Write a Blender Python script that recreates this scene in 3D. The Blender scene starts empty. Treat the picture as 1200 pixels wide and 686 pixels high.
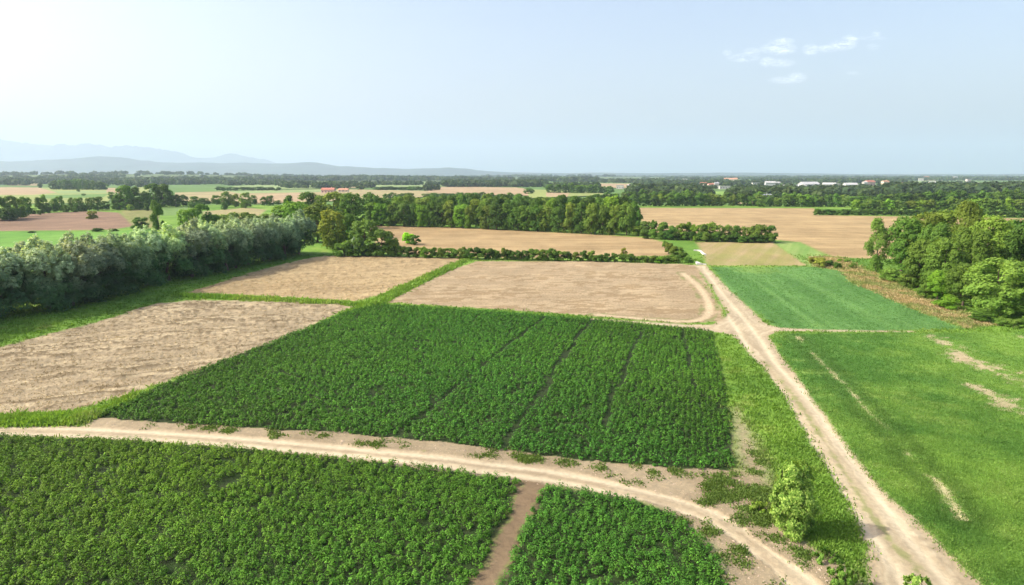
import bpy, math
import numpy as np

# ------------------------------------------------------------------ basics
W, H, F, HY, CAMH = 1200.0, 686.0, 800.0, 205.0, 22.0
PITCH = math.atan((H/2 - HY)/F)
cP, sP = math.cos(PITCH), math.sin(PITCH)
SUN_EL = math.radians(39.0)
SUN_H = (-0.997, -0.07)                     # horizontal direction towards the sun
RNG = np.random.default_rng(7)
scene = bpy.context.scene
COL = scene.collection

def ray(px, py):
    u = (px - W/2)/F; v = (H/2 - py)/F
    return (u, cP + v*sP, -sP + v*cP)
def G(px, py, z=0.0):
    d = ray(px, py); t = (z - CAMH)/d[2]
    return (d[0]*t, d[1]*t)
def Gs(pts): return np.array([G(a, b) for a, b in pts])
def z_at(px, py, y):
    d = ray(px, py); return CAMH + d[2]*y/d[1]
def depth_at(y): return y*cP + CAMH*sP       # depth along the view axis of a ground point

# ------------------------------------------------------------------ noise
def _h(ix, iy, s):
    h = (ix.astype(np.int64)*374761393 + iy.astype(np.int64)*668265263 + s*2147483647) & 0xffffffff
    h = ((h ^ (h >> 13))*1274126177) & 0xffffffff
    return ((h ^ (h >> 16)) & 0xffff)/32767.5 - 1.0
def vn(x, y, s=0):
    x = np.asarray(x, float); y = np.asarray(y, float)
    ix = np.floor(x); iy = np.floor(y); fx = x-ix; fy = y-iy
    fx = fx*fx*(3-2*fx); fy = fy*fy*(3-2*fy)
    a = _h(ix, iy, s); b = _h(ix+1, iy, s); c = _h(ix, iy+1, s); d = _h(ix+1, iy+1, s)
    return (a*(1-fx)+b*fx)*(1-fy) + (c*(1-fx)+d*fx)*fy
def fbm(x, y, o=4, s=0):
    r = 0; a = .5; f = 1.0
    for i in range(o):
        r = r + a*vn(x*f+i*17.3, y*f-i*9.1, s+i); a *= .5; f *= 2.03
    return r
def ss(a, b, x):
    t = np.clip((x-a)/(b-a), 0, 1); return t*t*(3-2*t)

def sdf(P, poly, margin=4.0):
    """signed distance, positive inside, only near/inside the polygon's box (else -margin)"""
    out = np.full(len(P), -margin)
    lo = poly.min(0)-margin; hi = poly.max(0)+margin
    m = (P[:,0] > lo[0]) & (P[:,0] < hi[0]) & (P[:,1] > lo[1]) & (P[:,1] < hi[1])
    Q = P[m]
    if len(Q) == 0: return out
    d = np.full(len(Q), 1e9); ins = np.zeros(len(Q), bool)
    for i in range(len(poly)):
        a = poly[i]; b = poly[(i+1) % len(poly)]; e = b-a
        w = Q-a; t = np.clip((w@e)/max(e@e, 1e-9), 0, 1)
        r = w - t[:,None]*e
        d = np.minimum(d, (r*r).sum(1))
        c = ((a[1] > Q[:,1]) != (b[1] > Q[:,1]))
        with np.errstate(divide='ignore', invalid='ignore'):
            xi = a[0] + (Q[:,1]-a[1])*(b[0]-a[0])/(b[1]-a[1] if b[1] != a[1] else 1e-9)
        ins ^= c & (Q[:,0] < xi)
    d = np.sqrt(d); out[m] = np.where(ins, d, -d)
    return np.maximum(out, -margin)
def pdist(P, line, margin=4.0):
    d = np.full(len(P), 1e9)
    for i in range(len(line)-1):
        a = line[i]; e = line[i+1]-a; w = P-a
        t = np.clip((w@e)/(e@e), 0, 1); r = w - t[:,None]*e
        d = np.minimum(d, (r*r).sum(1))
    return np.sqrt(d)
def smooth(pts, n=6, closed=False):
    p = [np.array(q, float) for q in pts]; out = []
    N = len(p)
    for i in range(N if closed else N-1):
        if closed: a, b, c, d = p[i-1], p[i], p[(i+1) % N], p[(i+2) % N]
        else: a, b, c, d = p[max(i-1, 0)], p[i], p[i+1], p[min(i+2, N-1)]
        for k in range(n):
            t = k/n
            out.append(.5*((2*b)+(-a+c)*t+(2*a-5*b+4*c-d)*t*t+(-a+3*b-3*c+d)*t**3))
    if not closed: out.append(p[-1])
    return [tuple(q) for q in out]

# ------------------------------------------------------------------ mesh helpers
def mk(name, V, Fc, mat=None, cols=None, parent=None, smooth_=False, link=True, mats=None, mids=None, tone=None):
    V = np.asarray(V, np.float32); Fc = np.asarray(Fc, np.int32)
    me = bpy.data.meshes.new(name)
    me.vertices.add(len(V)); me.vertices.foreach_set('co', V.ravel())
    n = Fc.shape[1]; me.loops.add(Fc.size); me.loops.foreach_set('vertex_index', Fc.ravel())
    me.polygons.add(len(Fc)); me.polygons.foreach_set('loop_start', np.arange(len(Fc), dtype=np.int32)*n)
    if mats:
        for m in mats: me.materials.append(m)
        me.polygons.foreach_set('material_index', np.asarray(mids, np.int32))
    elif mat: me.materials.append(mat)
    me.polygons.foreach_set('use_smooth', np.full(len(Fc), smooth_))
    if cols is not None:
        at = me.color_attributes.new('tone', 'FLOAT_COLOR', 'POINT')
        c4 = np.ones((len(V), 4), np.float32); c4[:, :3] = cols
        at.data.foreach_set('color', c4.ravel())
    if tone is not None:
        at = me.attributes.new('tip', 'FLOAT', 'POINT'); at.data.foreach_set('value', np.asarray(tone, np.float32))
    me.update(calc_edges=True)
    if not link: return me
    o = bpy.data.objects.new(name, me); COL.objects.link(o)
    if parent: o.parent = parent
    return o
def empty(name, loc, rz=0):
    o = bpy.data.objects.new(name, None); COL.objects.link(o)
    o.location = loc; o.rotation_euler = (0, 0, rz); o.empty_display_size = .5
    return o
def tag(o, label=None, cat=None, group=None, kind=None):
    if label: o['label'] = label
    if cat: o['category'] = cat
    if group: o['group'] = group
    if kind: o['kind'] = kind
    return o
class MB:
    def __init__(s): s.v = []; s.f = []; s.n = 0
    def add(s, V, Fq):
        V = np.asarray(V, float); s.v.append(V); s.f.append(np.asarray(Fq)+s.n); s.n += len(V)
    def box(s, lo, hi):
        x0, y0, z0 = lo; x1, y1, z1 = hi
        V = [(x0,y0,z0),(x1,y0,z0),(x1,y1,z0),(x0,y1,z0),(x0,y0,z1),(x1,y0,z1),(x1,y1,z1),(x0,y1,z1)]
        s.add(V, [(0,3,2,1),(4,5,6,7),(0,1,5,4),(1,2,6,5),(2,3,7,6),(3,0,4,7)])
    def tube(s, pts, rad, n=7):
        pts = np.array(pts, float); m = len(pts)
        V = []
        for i in range(m):
            t = pts[min(i+1, m-1)]-pts[max(i-1, 0)]; t /= np.linalg.norm(t)+1e-9
            a = np.cross(t, [0.3, 0.9, 0.1]); a /= np.linalg.norm(a); b = np.cross(t, a)
            for k in range(n):
                th = 2*math.pi*k/n
                V.append(pts[i]+rad[i]*(math.cos(th)*a+math.sin(th)*b))
        Fq = [(i*n+k, i*n+(k+1) % n, (i+1)*n+(k+1) % n, (i+1)*n+k) for i in range(m-1) for k in range(n)]
        s.add(V, Fq)
    def build(s, name, mat, parent=None, link=True, sm=False):
        return mk(name, np.vstack(s.v), np.vstack(s.f), mat, parent=parent, link=link, smooth_=sm)

# ------------------------------------------------------------------ materials
def nodes(m):
    m.use_nodes = True; nt = m.node_tree; nt.nodes.clear(); return nt
def N(nt, t, **k):
    n = nt.nodes.new(t)
    for a, b in k.items():
        if a == 'ins':
            for i, v in b.items(): n.inputs[i].default_value = v
        else: setattr(n, a, b)
    return n
def mat_ground(name, sc=2.2, amp=.5, bump=.5, stretch=(1, 1, 1), rot=0.0):
    m = bpy.data.materials.new(name); nt = nodes(m); L = nt.links.new
    out = N(nt, 'ShaderNodeOutputMaterial'); b = N(nt, 'ShaderNodeBsdfPrincipled')
    b.inputs['Roughness'].default_value = .95; b.inputs['Specular IOR Level'].default_value = .12
    at = N(nt, 'ShaderNodeAttribute', attribute_name='tone')
    geo = N(nt, 'ShaderNodeNewGeometry'); mp = N(nt, 'ShaderNodeMapping')
    mp.inputs['Scale'].default_value = stretch; mp.inputs['Rotation'].default_value = (0, 0, rot)
    L(geo.outputs['Position'], mp.inputs[0])
    n1 = N(nt, 'ShaderNodeTexNoise', ins={'Scale': sc, 'Detail': 8.0, 'Roughness': .7})
    n2 = N(nt, 'ShaderNodeTexNoise', ins={'Scale': .11, 'Detail': 6.0, 'Roughness': .6})
    L(mp.outputs[0], n1.inputs['Vector']); L(mp.outputs[0], n2.inputs['Vector'])
    r1 = N(nt, 'ShaderNodeMapRange', ins={1: .25, 2: .75, 3: 1-amp, 4: 1+amp}); L(n1.outputs[0], r1.inputs[0])
    r2 = N(nt, 'ShaderNodeMapRange', ins={1: .3, 2: .7, 3: .86, 4: 1.14}); L(n2.outputs[0], r2.inputs[0])
    mu = N(nt, 'ShaderNodeMath', operation='MULTIPLY'); L(r1.outputs[0], mu.inputs[0]); L(r2.outputs[0], mu.inputs[1])
    vm = N(nt, 'ShaderNodeVectorMath', operation='SCALE'); L(at.outputs['Color'], vm.inputs[0]); L(mu.outputs[0], vm.inputs['Scale'])
    L(vm.outputs[0], b.inputs['Base Color'])
    bp = N(nt, 'ShaderNodeBump', ins={'Strength': bump, 'Distance': .12}); L(n1.outputs[0], bp.inputs['Height'])
    L(bp.outputs[0], b.inputs['Normal']); L(b.outputs[0], out.inputs[0])
    return m
def mat_leaf(name, c1, c2, tip=None, trans=.3, use_obj=True, hue=.02):
    m = bpy.data.materials.new(name); nt = nodes(m); L = nt.links.new
    out = N(nt, 'ShaderNodeOutputMaterial')
    at = N(nt, 'ShaderNodeAttribute', attribute_name='tip')
    at2 = N(nt, 'ShaderNodeAttribute', attribute_name='tone')
    geo = N(nt, 'ShaderNodeNewGeometry')
    oi = N(nt, 'ShaderNodeObjectInfo')
    tc = N(nt, 'ShaderNodeTexCoord')
    nz = N(nt, 'ShaderNodeTexNoise', ins={'Scale': .45, 'Detail': 5.0, 'Roughness': .7})
    L(geo.outputs['Position'], nz.inputs['Vector'])
    mr = N(nt, 'ShaderNodeMapRange', ins={1: .3, 2: .7}); L(nz.outputs[0], mr.inputs[0])
    mx = N(nt, 'ShaderNodeMix', data_type='RGBA'); mx.inputs[6].default_value = (*c1, 1); mx.inputs[7].default_value = (*c2, 1)
    L(mr.outputs[0], mx.inputs[0]); cur = mx.outputs[2]
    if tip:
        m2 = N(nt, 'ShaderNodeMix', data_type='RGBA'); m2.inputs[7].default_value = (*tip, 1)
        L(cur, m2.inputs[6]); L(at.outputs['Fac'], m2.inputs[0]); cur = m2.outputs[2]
    if use_obj:
        m3 = N(nt, 'ShaderNodeMix', data_type='RGBA', blend_type='MULTIPLY', ins={0: 1.0})
        L(cur, m3.inputs[6]); L(oi.outputs['Color'], m3.inputs[7]); cur = m3.outputs[2]
        rv = N(nt, 'ShaderNodeMapRange', ins={3: .8, 4: 1.2}); L(oi.outputs['Random'], rv.inputs[0])
        v = N(nt, 'ShaderNodeVectorMath', operation='SCALE'); L(cur, v.inputs[0]); L(rv.outputs[0], v.inputs['Scale']); cur = v.outputs[0]
    else:
        m3 = N(nt, 'ShaderNodeMix', data_type='RGBA', blend_type='MULTIPLY', ins={0: 1.0})
        L(cur, m3.inputs[6]); L(at2.outputs['Color'], m3.inputs[7]); cur = m3.outputs[2]
    d = N(nt, 'ShaderNodeBsdfPrincipled', ins={'Roughness': .6, 'Specular IOR Level': .12}); t = N(nt, 'ShaderNodeBsdfTranslucent')
    L(cur, d.inputs['Base Color'])
    ty = N(nt, 'ShaderNodeMix', data_type='RGBA', blend_type='MULTIPLY', ins={0: 1.0}); ty.inputs[7].default_value = (1.35, 1.25, .5, 1)
    L(cur, ty.inputs[6]); L(ty.outputs[2], t.inputs[0])
    ms = N(nt, 'ShaderNodeMixShader', ins={0: trans}); L(d.outputs[0], ms.inputs[1]); L(t.outputs[0], ms.inputs[2])
    L(ms.outputs[0], out.inputs[0])
    return m
def mat_plain(name, c, rough=.85, sc=3.0, amp=.25, bump=.3, dist=.03):
    m = bpy.data.materials.new(name); nt = nodes(m); L = nt.links.new
    out = N(nt, 'ShaderNodeOutputMaterial'); b = N(nt, 'ShaderNodeBsdfPrincipled', ins={'Roughness': rough})
    b.inputs['Specular IOR Level'].default_value = .25
    geo = N(nt, 'ShaderNodeNewGeometry')
    n1 = N(nt, 'ShaderNodeTexNoise', ins={'Scale': sc, 'Detail': 6.0, 'Roughness': .65}); L(geo.outputs['Position'], n1.inputs['Vector'])
    r1 = N(nt, 'ShaderNodeMapRange', ins={1: .25, 2: .75, 3: 1-amp, 4: 1+amp}); L(n1.outputs[0], r1.inputs[0])
    v = N(nt, 'ShaderNodeVectorMath', operation='SCALE'); v.inputs[0].default_value = c; L(r1.outputs[0], v.inputs['Scale'])
    L(v.outputs[0], b.inputs['Base Color'])
    bp = N(nt, 'ShaderNodeBump', ins={'Strength': bump, 'Distance': dist}); L(n1.outputs[0], bp.inputs['Height']); L(bp.outputs[0], b.inputs['Normal'])
    L(b.outputs[0], out.inputs[0]); return m

M_GRASS = mat_ground('grass_mat', 3.0, .38, .8)
M_DIRT = mat_ground('dirt_mat', 2.6, .16, .6)
M_STUB = mat_ground('stubble_mat', 3.2, .34, .9, (1, .35, 1), math.radians(20))
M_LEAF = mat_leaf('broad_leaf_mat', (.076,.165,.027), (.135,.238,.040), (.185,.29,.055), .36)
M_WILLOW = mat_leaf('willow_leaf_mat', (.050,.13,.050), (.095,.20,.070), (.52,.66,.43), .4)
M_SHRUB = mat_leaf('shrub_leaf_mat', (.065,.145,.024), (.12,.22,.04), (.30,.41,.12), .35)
M_CROP = mat_leaf('crop_leaf_mat', (.065,.175,.020), (.095,.225,.028), None, .22, use_obj=False)
M_BLADE = mat_leaf('grass_blade_mat', (.85,.85,.85), (1.1,1.1,1.1), None, .3, use_obj=False)
M_BARK = mat_plain('bark_mat', (.13,.10,.075), .9, 2.5, .4, .6, .06)
M_HILL = mat_plain('hill_mat', (.045,.075,.065), .95, .004, .5, 0, 1)
M_WHITE = mat_plain('white_concrete_mat', (.55,.54,.51), .7, 1.5, .15)

# ------------------------------------------------------------------ the near land: one fine grid cut into fields, roads and meadow
ys = [17.0]
while ys[-1] < 505:
    y = ys[-1]; ys.append(y + float(np.clip(y*y/17600*1.05, .10, 3.2)))
ys = np.array(ys); NR = len(ys); NC = 1450
us = np.linspace(-1.2, 1.2, NC)
YY, UU = np.meshgrid(ys, us, indexing='ij'); XX = UU*(YY+14)
X = XX.ravel(); Y = YY.ravel(); P = np.stack([X, Y], 1)
wx = fbm(X*.9, Y*.9, 3, 11)*.55; wy = fbm(X*.9+50, Y*.9, 3, 12)*.55
wl = fbm(X*.12, Y*.12, 2, 13)*.8
PW = P + np.stack([wx, wy], 1)                # ragged edges
f1 = fbm(X*.05, Y*.05, 4, 1); f2 = fbm(X*.35, Y*.35, 4, 2); f3 = fbm(X*1.7, Y*1.7, 3, 3); f4 = fbm(X*4.5, Y*4.5, 2, 4)

def C(*c): return np.array(c, float)
def lerp(a, b, t): return a*(1-t[:,None]) + b*t[:,None]
def const(c): return np.tile(C(*c), (len(P), 1))
GRASS_A = C(.095,.20,.028); GRASS_B = C(.17,.30,.042); DRYG = C(.27,.25,.10); DIRT = C(.32,.255,.175); DIRT_D = C(.245,.19,.125)
col = lerp(const(GRASS_A), GRASS_B, np.clip(.5+f1*.9+f2*.5, 0, 1))
col = lerp(col, DRYG, ss(.3, .65, f2+f1*.5)*.25)
Z = .05*f2 + .03*f3
rid = np.zeros(len(P), np.int32); NAMES = ['meadow']; RMAT = [M_GRASS]
SD = {}

def region(name, pts, c, mat, w=.35, sm=0, own=True, zf=None, ragged=True):
    q = smooth(pts, sm, True) if sm else pts
    poly = Gs(q); sd = sdf(PW if ragged else P, poly)
    global col, Z
    a = ss(-w, w, sd + f4*.25)
    col = lerp(col, c, a)
    if zf is not None: Z = Z*(1-a) + zf*a
    if own:
        NAMES.append(name); RMAT.append(mat); rid[sd > 0] = len(NAMES)-1
    SD[name] = sd
    return sd, a

dist_f = ss(60, 260, Y)   # far things lose fine relief
# --- left and middle distance
region('bright_green_field', [(-300,274),(90,271.5),(183,269),(190,275),(200,292),(100,320),(-300,350)], lerp(const((.10,.24,.035)), C(.14,.29,.05), np.clip(.5+f1+f2*.5,0,1)), M_GRASS, 1.0)
pk = lerp(const((.27,.175,.125)), C(.20,.13,.09), np.clip(.5+f1*.8+fbm(X*.04,Y*.3,4,21),0,1))
region('ploughed_field', [(-300,262),(25,251.5),(105,247.5),(140,249.5),(152,259),(157,265),(130,269.5),(-300,274)], pk, M_STUB, 1.5)
region('olive_field', [(140,247),(186,243.5),(186,266),(160,270),(152,259)], lerp(const((.30,.28,.12)), C(.18,.22,.06), np.clip(.5+f2*1.2,0,1))*.8, M_STUB, 1.5)
region('small_green_field', [(190,243.5),(222,242),(231,247),(226,251.5),(190,253)], const((.13,.22,.06)), M_GRASS, 1.5)
region('pale_field', [(238,248),(290,243.5),(312,246),(300,256),(240,258)], lerp(const((.37,.30,.17)), C(.28,.26,.12), np.clip(.5+f2,0,1)), M_STUB, 1.5)
strk = fbm(X*.05+Y*.02, Y*.35, 4, 31)
tanc = lerp(const((.39,.28,.155)), C(.31,.215,.115), np.clip(.5+strk*2.4+f3*.3,0,1))
region('stubble_field', [(430,264.5),(540,267),(600,270),(700,275),(760,279),(784,286),(786,300),(600,303),(455,297),(440,285)], tanc, M_STUB, 1.2)
region('wide_stubble_field', [(741,243.6),(954,244.3),(958,252.5),(1200,256),(1500,259),(1700,262),(1700,310),(1010,303),(975,301),(937,284),(905,281),(760,272)],
       lerp(const((.41,.295,.16)), C(.32,.225,.12), np.clip(.45+strk*2.4+f2*.3+f1*.6,0,1)), M_STUB, 1.5)
# brown strip field with sowing lines running away from the camera
a0, a1 = np.array(G(826,311)), np.array(G(866,284)); dv = (a1-a0)/np.linalg.norm(a1-a0); nv = np.array([-dv[1], dv[0]])
acr = P@nv; alo = P@dv
lines = fbm(acr*.55, alo*.02, 3, 41)
region('brown_strip_field', [(816,284),(905,283.5),(946,311.5),(830,311.5)], lerp(lerp(const((.37,.28,.16)), C(.29,.25,.10), np.clip(.5+lines*1.6,0,1)), C(.20,.26,.06), ss(.1,.5,f1+.35-(acr-acr.min())*0)*.25), M_STUB, .8)
region('green_strip_field', [(908,284.5),(936,283.5),(973,302),(955,312),(947,312)], lerp(const((.15,.27,.06)), C(.22,.31,.09), np.clip(.5+lines*1.5,0,1)), M_GRASS, .8)
# pale green sown field with faint drill lines
b0, b1 = np.array(G(935,384)), np.array(G(850,316)); dv2 = (b1-b0)/np.linalg.norm(b1-b0); nv2 = np.array([-dv2[1], dv2[0]])
acr2 = P@nv2; alo2 = P@dv2; lines2 = fbm(acr2*.8, alo2*.015, 3, 42)
region('pale_green_field', [(834,313),(950,313),(985,317),(1000,331),(1058,357),(1128,385),(1000,388.5),(912,384),(882,364),(853,338)],
       lerp(lerp(const((.080,.19,.048)), C(.12,.25,.07), np.clip(.5+lines2*1.3+f1*.8,0,1)), C(.17,.28,.06), ss(.2,.6,f1+lines2*.3)*.6), M_GRASS, .5, zf=.04*lines2)
region('dry_grass_strip', [(950,301),(985,301),(1012,316),(1030,322),(1065,340),(1112,360),(1165,380),(1132,385),(1060,357),(1000,331),(985,317),(953,312)],
       lerp(const((.40,.31,.18)), C(.20,.24,.08), ss(-.2,.35,f2+f3*.5)), M_STUB, .8)
# right meadow
lush = lerp(lerp(const((.072,.175,.030)), C(.15,.275,.045), np.clip(.45+f1*1.5+f2*.7,0,1)), C(.20,.30,.07), ss(.15,.55,f3*.6+f2*.6)*.5)
# the field to the right is brighter towards the right
region('right_meadow', [(904,391),(1200,389.5),(2600,388),(2600,700),(1165,700),(1149,686),(1109,644),(1068,604),(1028,567),(988,516),(944,456),(920,420)], lush, M_GRASS, .4, own=False)
NAMES[0] = 'meadow'
# bare earth scars in the meadow
for ln, wd in ((((1085,393),(1112,405),(1135,425),(1175,440),(1230,462)), 1.1), (((1132,418),(1165,432),(1240,445)), .9), (((1140,452),(1165,464),(1185,480),(1240,500)), 1.0), (((1180,395),(1240,402),(1300,410)), 1.0)):
    d = pdist(P, Gs(ln)); a = ss(wd*1.3, wd*.1, d + f2*3.0 + f3*2.0 + .25)*.8
    col = lerp(col, lerp(const((.46,.37,.25)), C(.36,.28,.18), np.clip(.5+f3,0,1)), a)
ln = Gs(smooth([(934,394),(965,427),(998,460),(1018,483),(1051,513),(1078,550),(1102,567),(1112,583),(1129,607)], 5))
dl = pdist(P, ln); along = fbm(Y*.22, X*.1, 3, 51)
a = ss(.42, .0, dl + f3*.6 - along*.35)*ss(-.4,.05, along)
col = lerp(col, C(.48,.42,.24), a)
da = ss(1.2, .2, np.abs(dl-1.0) + f3*.6)*.5; col = lerp(col, C(.05,.11,.02), da)
# --- wheat stubble and bare fields
th = math.radians(25); sx = X*math.cos(th)+Y*math.sin(th); sy = -X*math.sin(th)+Y*math.cos(th)
fur = fbm(sx*.10, sy*.9, 5, 61); fur2 = fbm(sx*.5, sy*2.2, 4, 62)
har = vn(sy*.75, sx*.01, 65)*.5+vn(sy*2.6, sx*.03, 66)*.5
wheat = lerp(lerp(const((.31,.245,.165)), C(.43,.345,.235), np.clip(.42+fur*2.6+har*.55,0,1)), C(.15,.11,.065), ss(.06,.36,fur2+fur*.6)*.85)
region('stubble_field', [(-400,455),(-200,430),(0,406.5),(134,372),(160,362),(188,355.5),(235,351.5),(330,354),(400,356.5),(416,359),(400,365),(302,411),(168,456.5),(84,481.5),(0,490),(-400,505)], wheat, M_STUB, .35,
       zf=.30*fur+.20*fur2+.05*f4)
w2 = lerp(lerp(const((.32,.235,.135)), C(.405,.305,.18), np.clip(.5+fur*2.4+har*.5,0,1)), C(.20,.135,.07), ss(.1,.5,fur2)*.6)
region('golden_stubble_field', [(215,345),(250,334),(300,318),(335,309),(370,301.5),(395,299.5),(548,303),(528,312),(500,324),(455,344),(412,354.5),(320,349.5)], w2, M_STUB, .35, zf=.25*fur+.18*fur2+.10)
bp_ = fbm(X*.09, Y*.30, 4, 63)
har2 = vn(Y*.9+X*.04, X*.012, 67)
bare = lerp(lerp(const((.32,.24,.155)), C(.405,.31,.205), np.clip(.5+bp_*2.6+har2*.5,0,1)), C(.25,.175,.10), ss(.10,.38,bp_*1.1+fbm(X*.6,Y*1.6,4,64)*.9)*.75)
cdv = np.array(G(838,372))
region('bare_field', [(452,354.5),(500,330.5),(530,316),(560,306),(690,306),(815,310.5),(832,338),(846,364),(848,376),(800,379.5),(700,371),(600,363.5)], bare, M_STUB, .35, zf=.05*bp_+.06*fur2)
ln = Gs(smooth([(800,320),(818,336),(829,352),(831,366),(822,374),(795,376.5),(700,369)], 5)); dl = pdist(P, ln)
col = lerp(col, C(.54,.43,.30), ss(.9,.3,dl+f3*.3)*.8)
dd = np.abs(dl-1.3); col = lerp(col, C(.16,.20,.06), ss(.5,.1,dd+f2*.8+.15)*.7)
# --- crop soil, with the shade under the leaves put into its dark green colour
SHADED_SOIL = lerp(const((.032,.045,.018)), C(.025,.05,.012), np.clip(.5+f3,0,1))
CROP_MAIN = [(112,489.5),(150,471),(200,448),(300,408),(400,368.5),(440,357.5),(520,361.5),(600,367.5),(700,375.5),(800,385),(834,389),(842,420),(850,455),(857,500),(862,551),(800,549.5),(720,543.5),(635,534.5),(534,520.5),(400,508),(268,501)]
CROP_LEFT = [(-500,513),(0,512),(134,516),(268,525),(400,537.5),(520,551),(590,560),(611,563),(600,598),(580,634),(566,665),(545,700),(540,760),(-500,1000)]
CROP_MID = [(636,570),(680,575.5),(735,585),(790,604),(828,633),(846,664),(858,700),(865,770),(575,770),(582,690),(598,660),(612,620),(625,590)]
region('shaded_crop_soil', CROP_MAIN, SHADED_SOIL, M_DIRT, .2, own=False); region('cl', CROP_LEFT, SHADED_SOIL, M_DIRT, .2, own=False); region('cm', CROP_MID, SHADED_SOIL, M_DIRT, .2, own=False)
# --- rough dirt beside the lower track, sprinkled with weeds
dirtc = lerp(lerp(const(DIRT), DIRT_D, np.clip(.4+f2*1.2,0,1)), C(.27,.20,.14), ss(.2,.6,f3)*.5)
veg = ss(.12, .35, f2*.45+f3*.75+f4*.55-.20)
rough = lerp(dirtc, C(.14,.20,.045), veg*.75)
ROUGH = [(100,487),(268,497),(400,504),(534,516),(635,530),(720,539),(800,545),(858,547),(882,560),(895,590),(915,615),(950,640),(985,662),(1005,680),(1010,700),(840,700),(846,664),(828,633),(790,604),(735,585),(680,575.5),(560,560),(400,540),(100,505)]
_k = (SD['shaded_crop_soil'] > .15) | (SD['cl'] > .15) | (SD['cm'] > .15); _c0 = col.copy()
sdR, aR = region('dirt_verge', ROUGH, rough, M_DIRT, .6, zf=.05*f3+.05*f2)
sdS, aS = region('dv2', [(862,478),(878,505),(896,545),(912,590),(900,610),(872,562),(864,520)], rough, M_DIRT, 1.2, own=False)
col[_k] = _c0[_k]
pth = lerp(lerp(const((.215,.155,.10)), C(.165,.115,.075), np.clip(.5+f2,0,1)), C(.17,.12,.08), ss(.1,.5,f3)*.4)
region('field_path', [(608,560),(640,567),(630,588),(614,622),(598,660),(585,690),(575,770),(540,770),(549,690),(566,660),(584,630),(600,594)], pth, M_DIRT, .35)
# --- tracks
def streaks(sd, k=2.4, s=70): return vn(sd*k, sd*0+.5, s)*.6 + vn(sd*k*2.3, (X+Y)*.05, s+1)*.5
RB_T = [(-400,497),(-100,497),(0,497.5),(90,499.5),(180,503),(268,509),(400,521),(534,533.5),(635,545.5),(702,560),(800,585.5),(850,604),(884,630),(934,664),(964,686),(1010,725)]
RB_B = [(990,790),(921,686),(911,671),(884,651),(850,624),(800,600),(780,592),(702,577),(635,567),(568,555),(480,544.5),(400,536),(268,524),(134,515),(0,510.5),(-100,510.5),(-400,511)]
def road_poly(a, b): return [q for q in smooth(a, 4)]+[q for q in smooth(b, 4)]
def track(name, pts, w=.25, base=(.50,.415,.305), dk=(.38,.305,.215), rut=None, gap=.95):
    sd = sdf(P + np.stack([wx, wy], 1)*.45, Gs(pts))
    st = streaks(sd)
    c = lerp(lerp(const(base), C(*dk), np.clip(.45+st*1.3,0,1)), C(.35,.26,.17), ss(.1,.6,f3+f2*.6)*.45)
    edge = ss(.9, .0, sd)                                # looser browner soil along the rim
    c = lerp(c, C(.34,.255,.17), edge*.5)
    global col, Z
    a = ss(-w, w, sd+f4*.15); col = lerp(col, c, a)
    if rut is not None:
        ru = np.exp(-((pdist(P, Gs(smooth(rut, 5))) + .12*f2 - gap)/.42)**2)
        c = lerp(c, C(.60,.505,.38), ru*.7); c = lerp(c, C(*dk)*.85, (1-ru)*ss(-.1,.45,f3+f2*.5)*.5)
        col = lerp(col, c, a); Z = Z - .05*ru*a
    Z = Z*(1-a) + a*(-.05*(ru if rut is not None else 0) - .022*st + .012*f3 - .03)
    NAMES.append(name); RMAT.append(M_DIRT); rid[sd > 0] = len(NAMES)-1; SD[name+str(len(NAMES))] = sd
    return sd
sdB = track('dirt_track', road_poly(RB_T, RB_B), base=(.46,.375,.27), dk=(.33,.26,.18), rut=[(-400,503.5),(-100,504),(0,504),(134,508.5),(268,517),(400,528.5),(520,541),(568,548),(635,556),(702,568.5),(800,593),(850,614),(884,640),(918,667),(942,690),(980,740)], gap=.75)
# junction arms
sdC = track('dirt_track', [(845,390),(800,384),(740,378.5),(690,374.5),(690,373),(740,376),(800,380),(848,381),(850,374),(870,372),(890,379),(910,383.5),(960,386.5),(1072,388),(1072,389.5),(960,388.5),(915,388),(900,391),(880,398)], .3)
RA_L = [(808,311),(816,313),(832,333),(847,358),(852,370),(838,379),(832,385.5),(852,390),(867,402),(893,430),(914,456),(944,506),(974,557),(1001,604),(1015,644),(1018,686),(1018,760)]
RA_R = [(1230,760),(1149,686),(1109,644),(1068,604),(1028,567),(988,516),(944,456),(923,428),(905,402),(901,393),(918,386),(897,379),(879,362),(853,338),(829,313),(826,311)]
sdA = track('dirt_road', road_poly(RA_L, RA_R), rut=[(818,313),(842,348),(866,378),(880,398),(896,424),(910,440),(924,456),(946,487),(968,520),(990,553),(1012,587),(1038,622),(1064,655),(1090,690),(1130,740)], gap=1.1)
# grassy crown between the wheel tracks and other worn-out grass on the roads
ln = Gs(smooth([(896,424),(910,440),(924,456),(946,487),(968,520),(990,553),(1010,585),(1030,615),(1050,640),(1075,668)], 5)); dl = pdist(P, ln)
a = ss(.38, .05, dl+f3*.45+.02*(0)) * ss(-.25,.2, fbm(X*.5,Y*.5,3,81)+.1); col = lerp(col, C(.16,.21,.05), a*.9)
a = ss(.9, .2, dl+f3*.4)*.4; col = lerp(col, C(.40,.32,.21), a)
GR_STRIP = dl
a = ss(.5, .1, np.abs(sdB-1.7)+f3*.3)*ss(-.1,.3,fbm(X*.2,Y*.2,3,82))*ss(20,-10,X); col = lerp(col, C(.25,.25,.12), a*.5)
# ditch banks of thick grass (greener)
BANKS = [smooth([(548,302),(525,314),(490,330),(455,348),(430,360),(350,391),(290,418),(230,443),(168,465),(120,488),(60,492),(-60,494)], 4), smooth([(216,347),(320,351.5),(412,357)], 4)]
bd = np.minimum(pdist(P, Gs(BANKS[0])), pdist(P, Gs(BANKS[1])))

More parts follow.
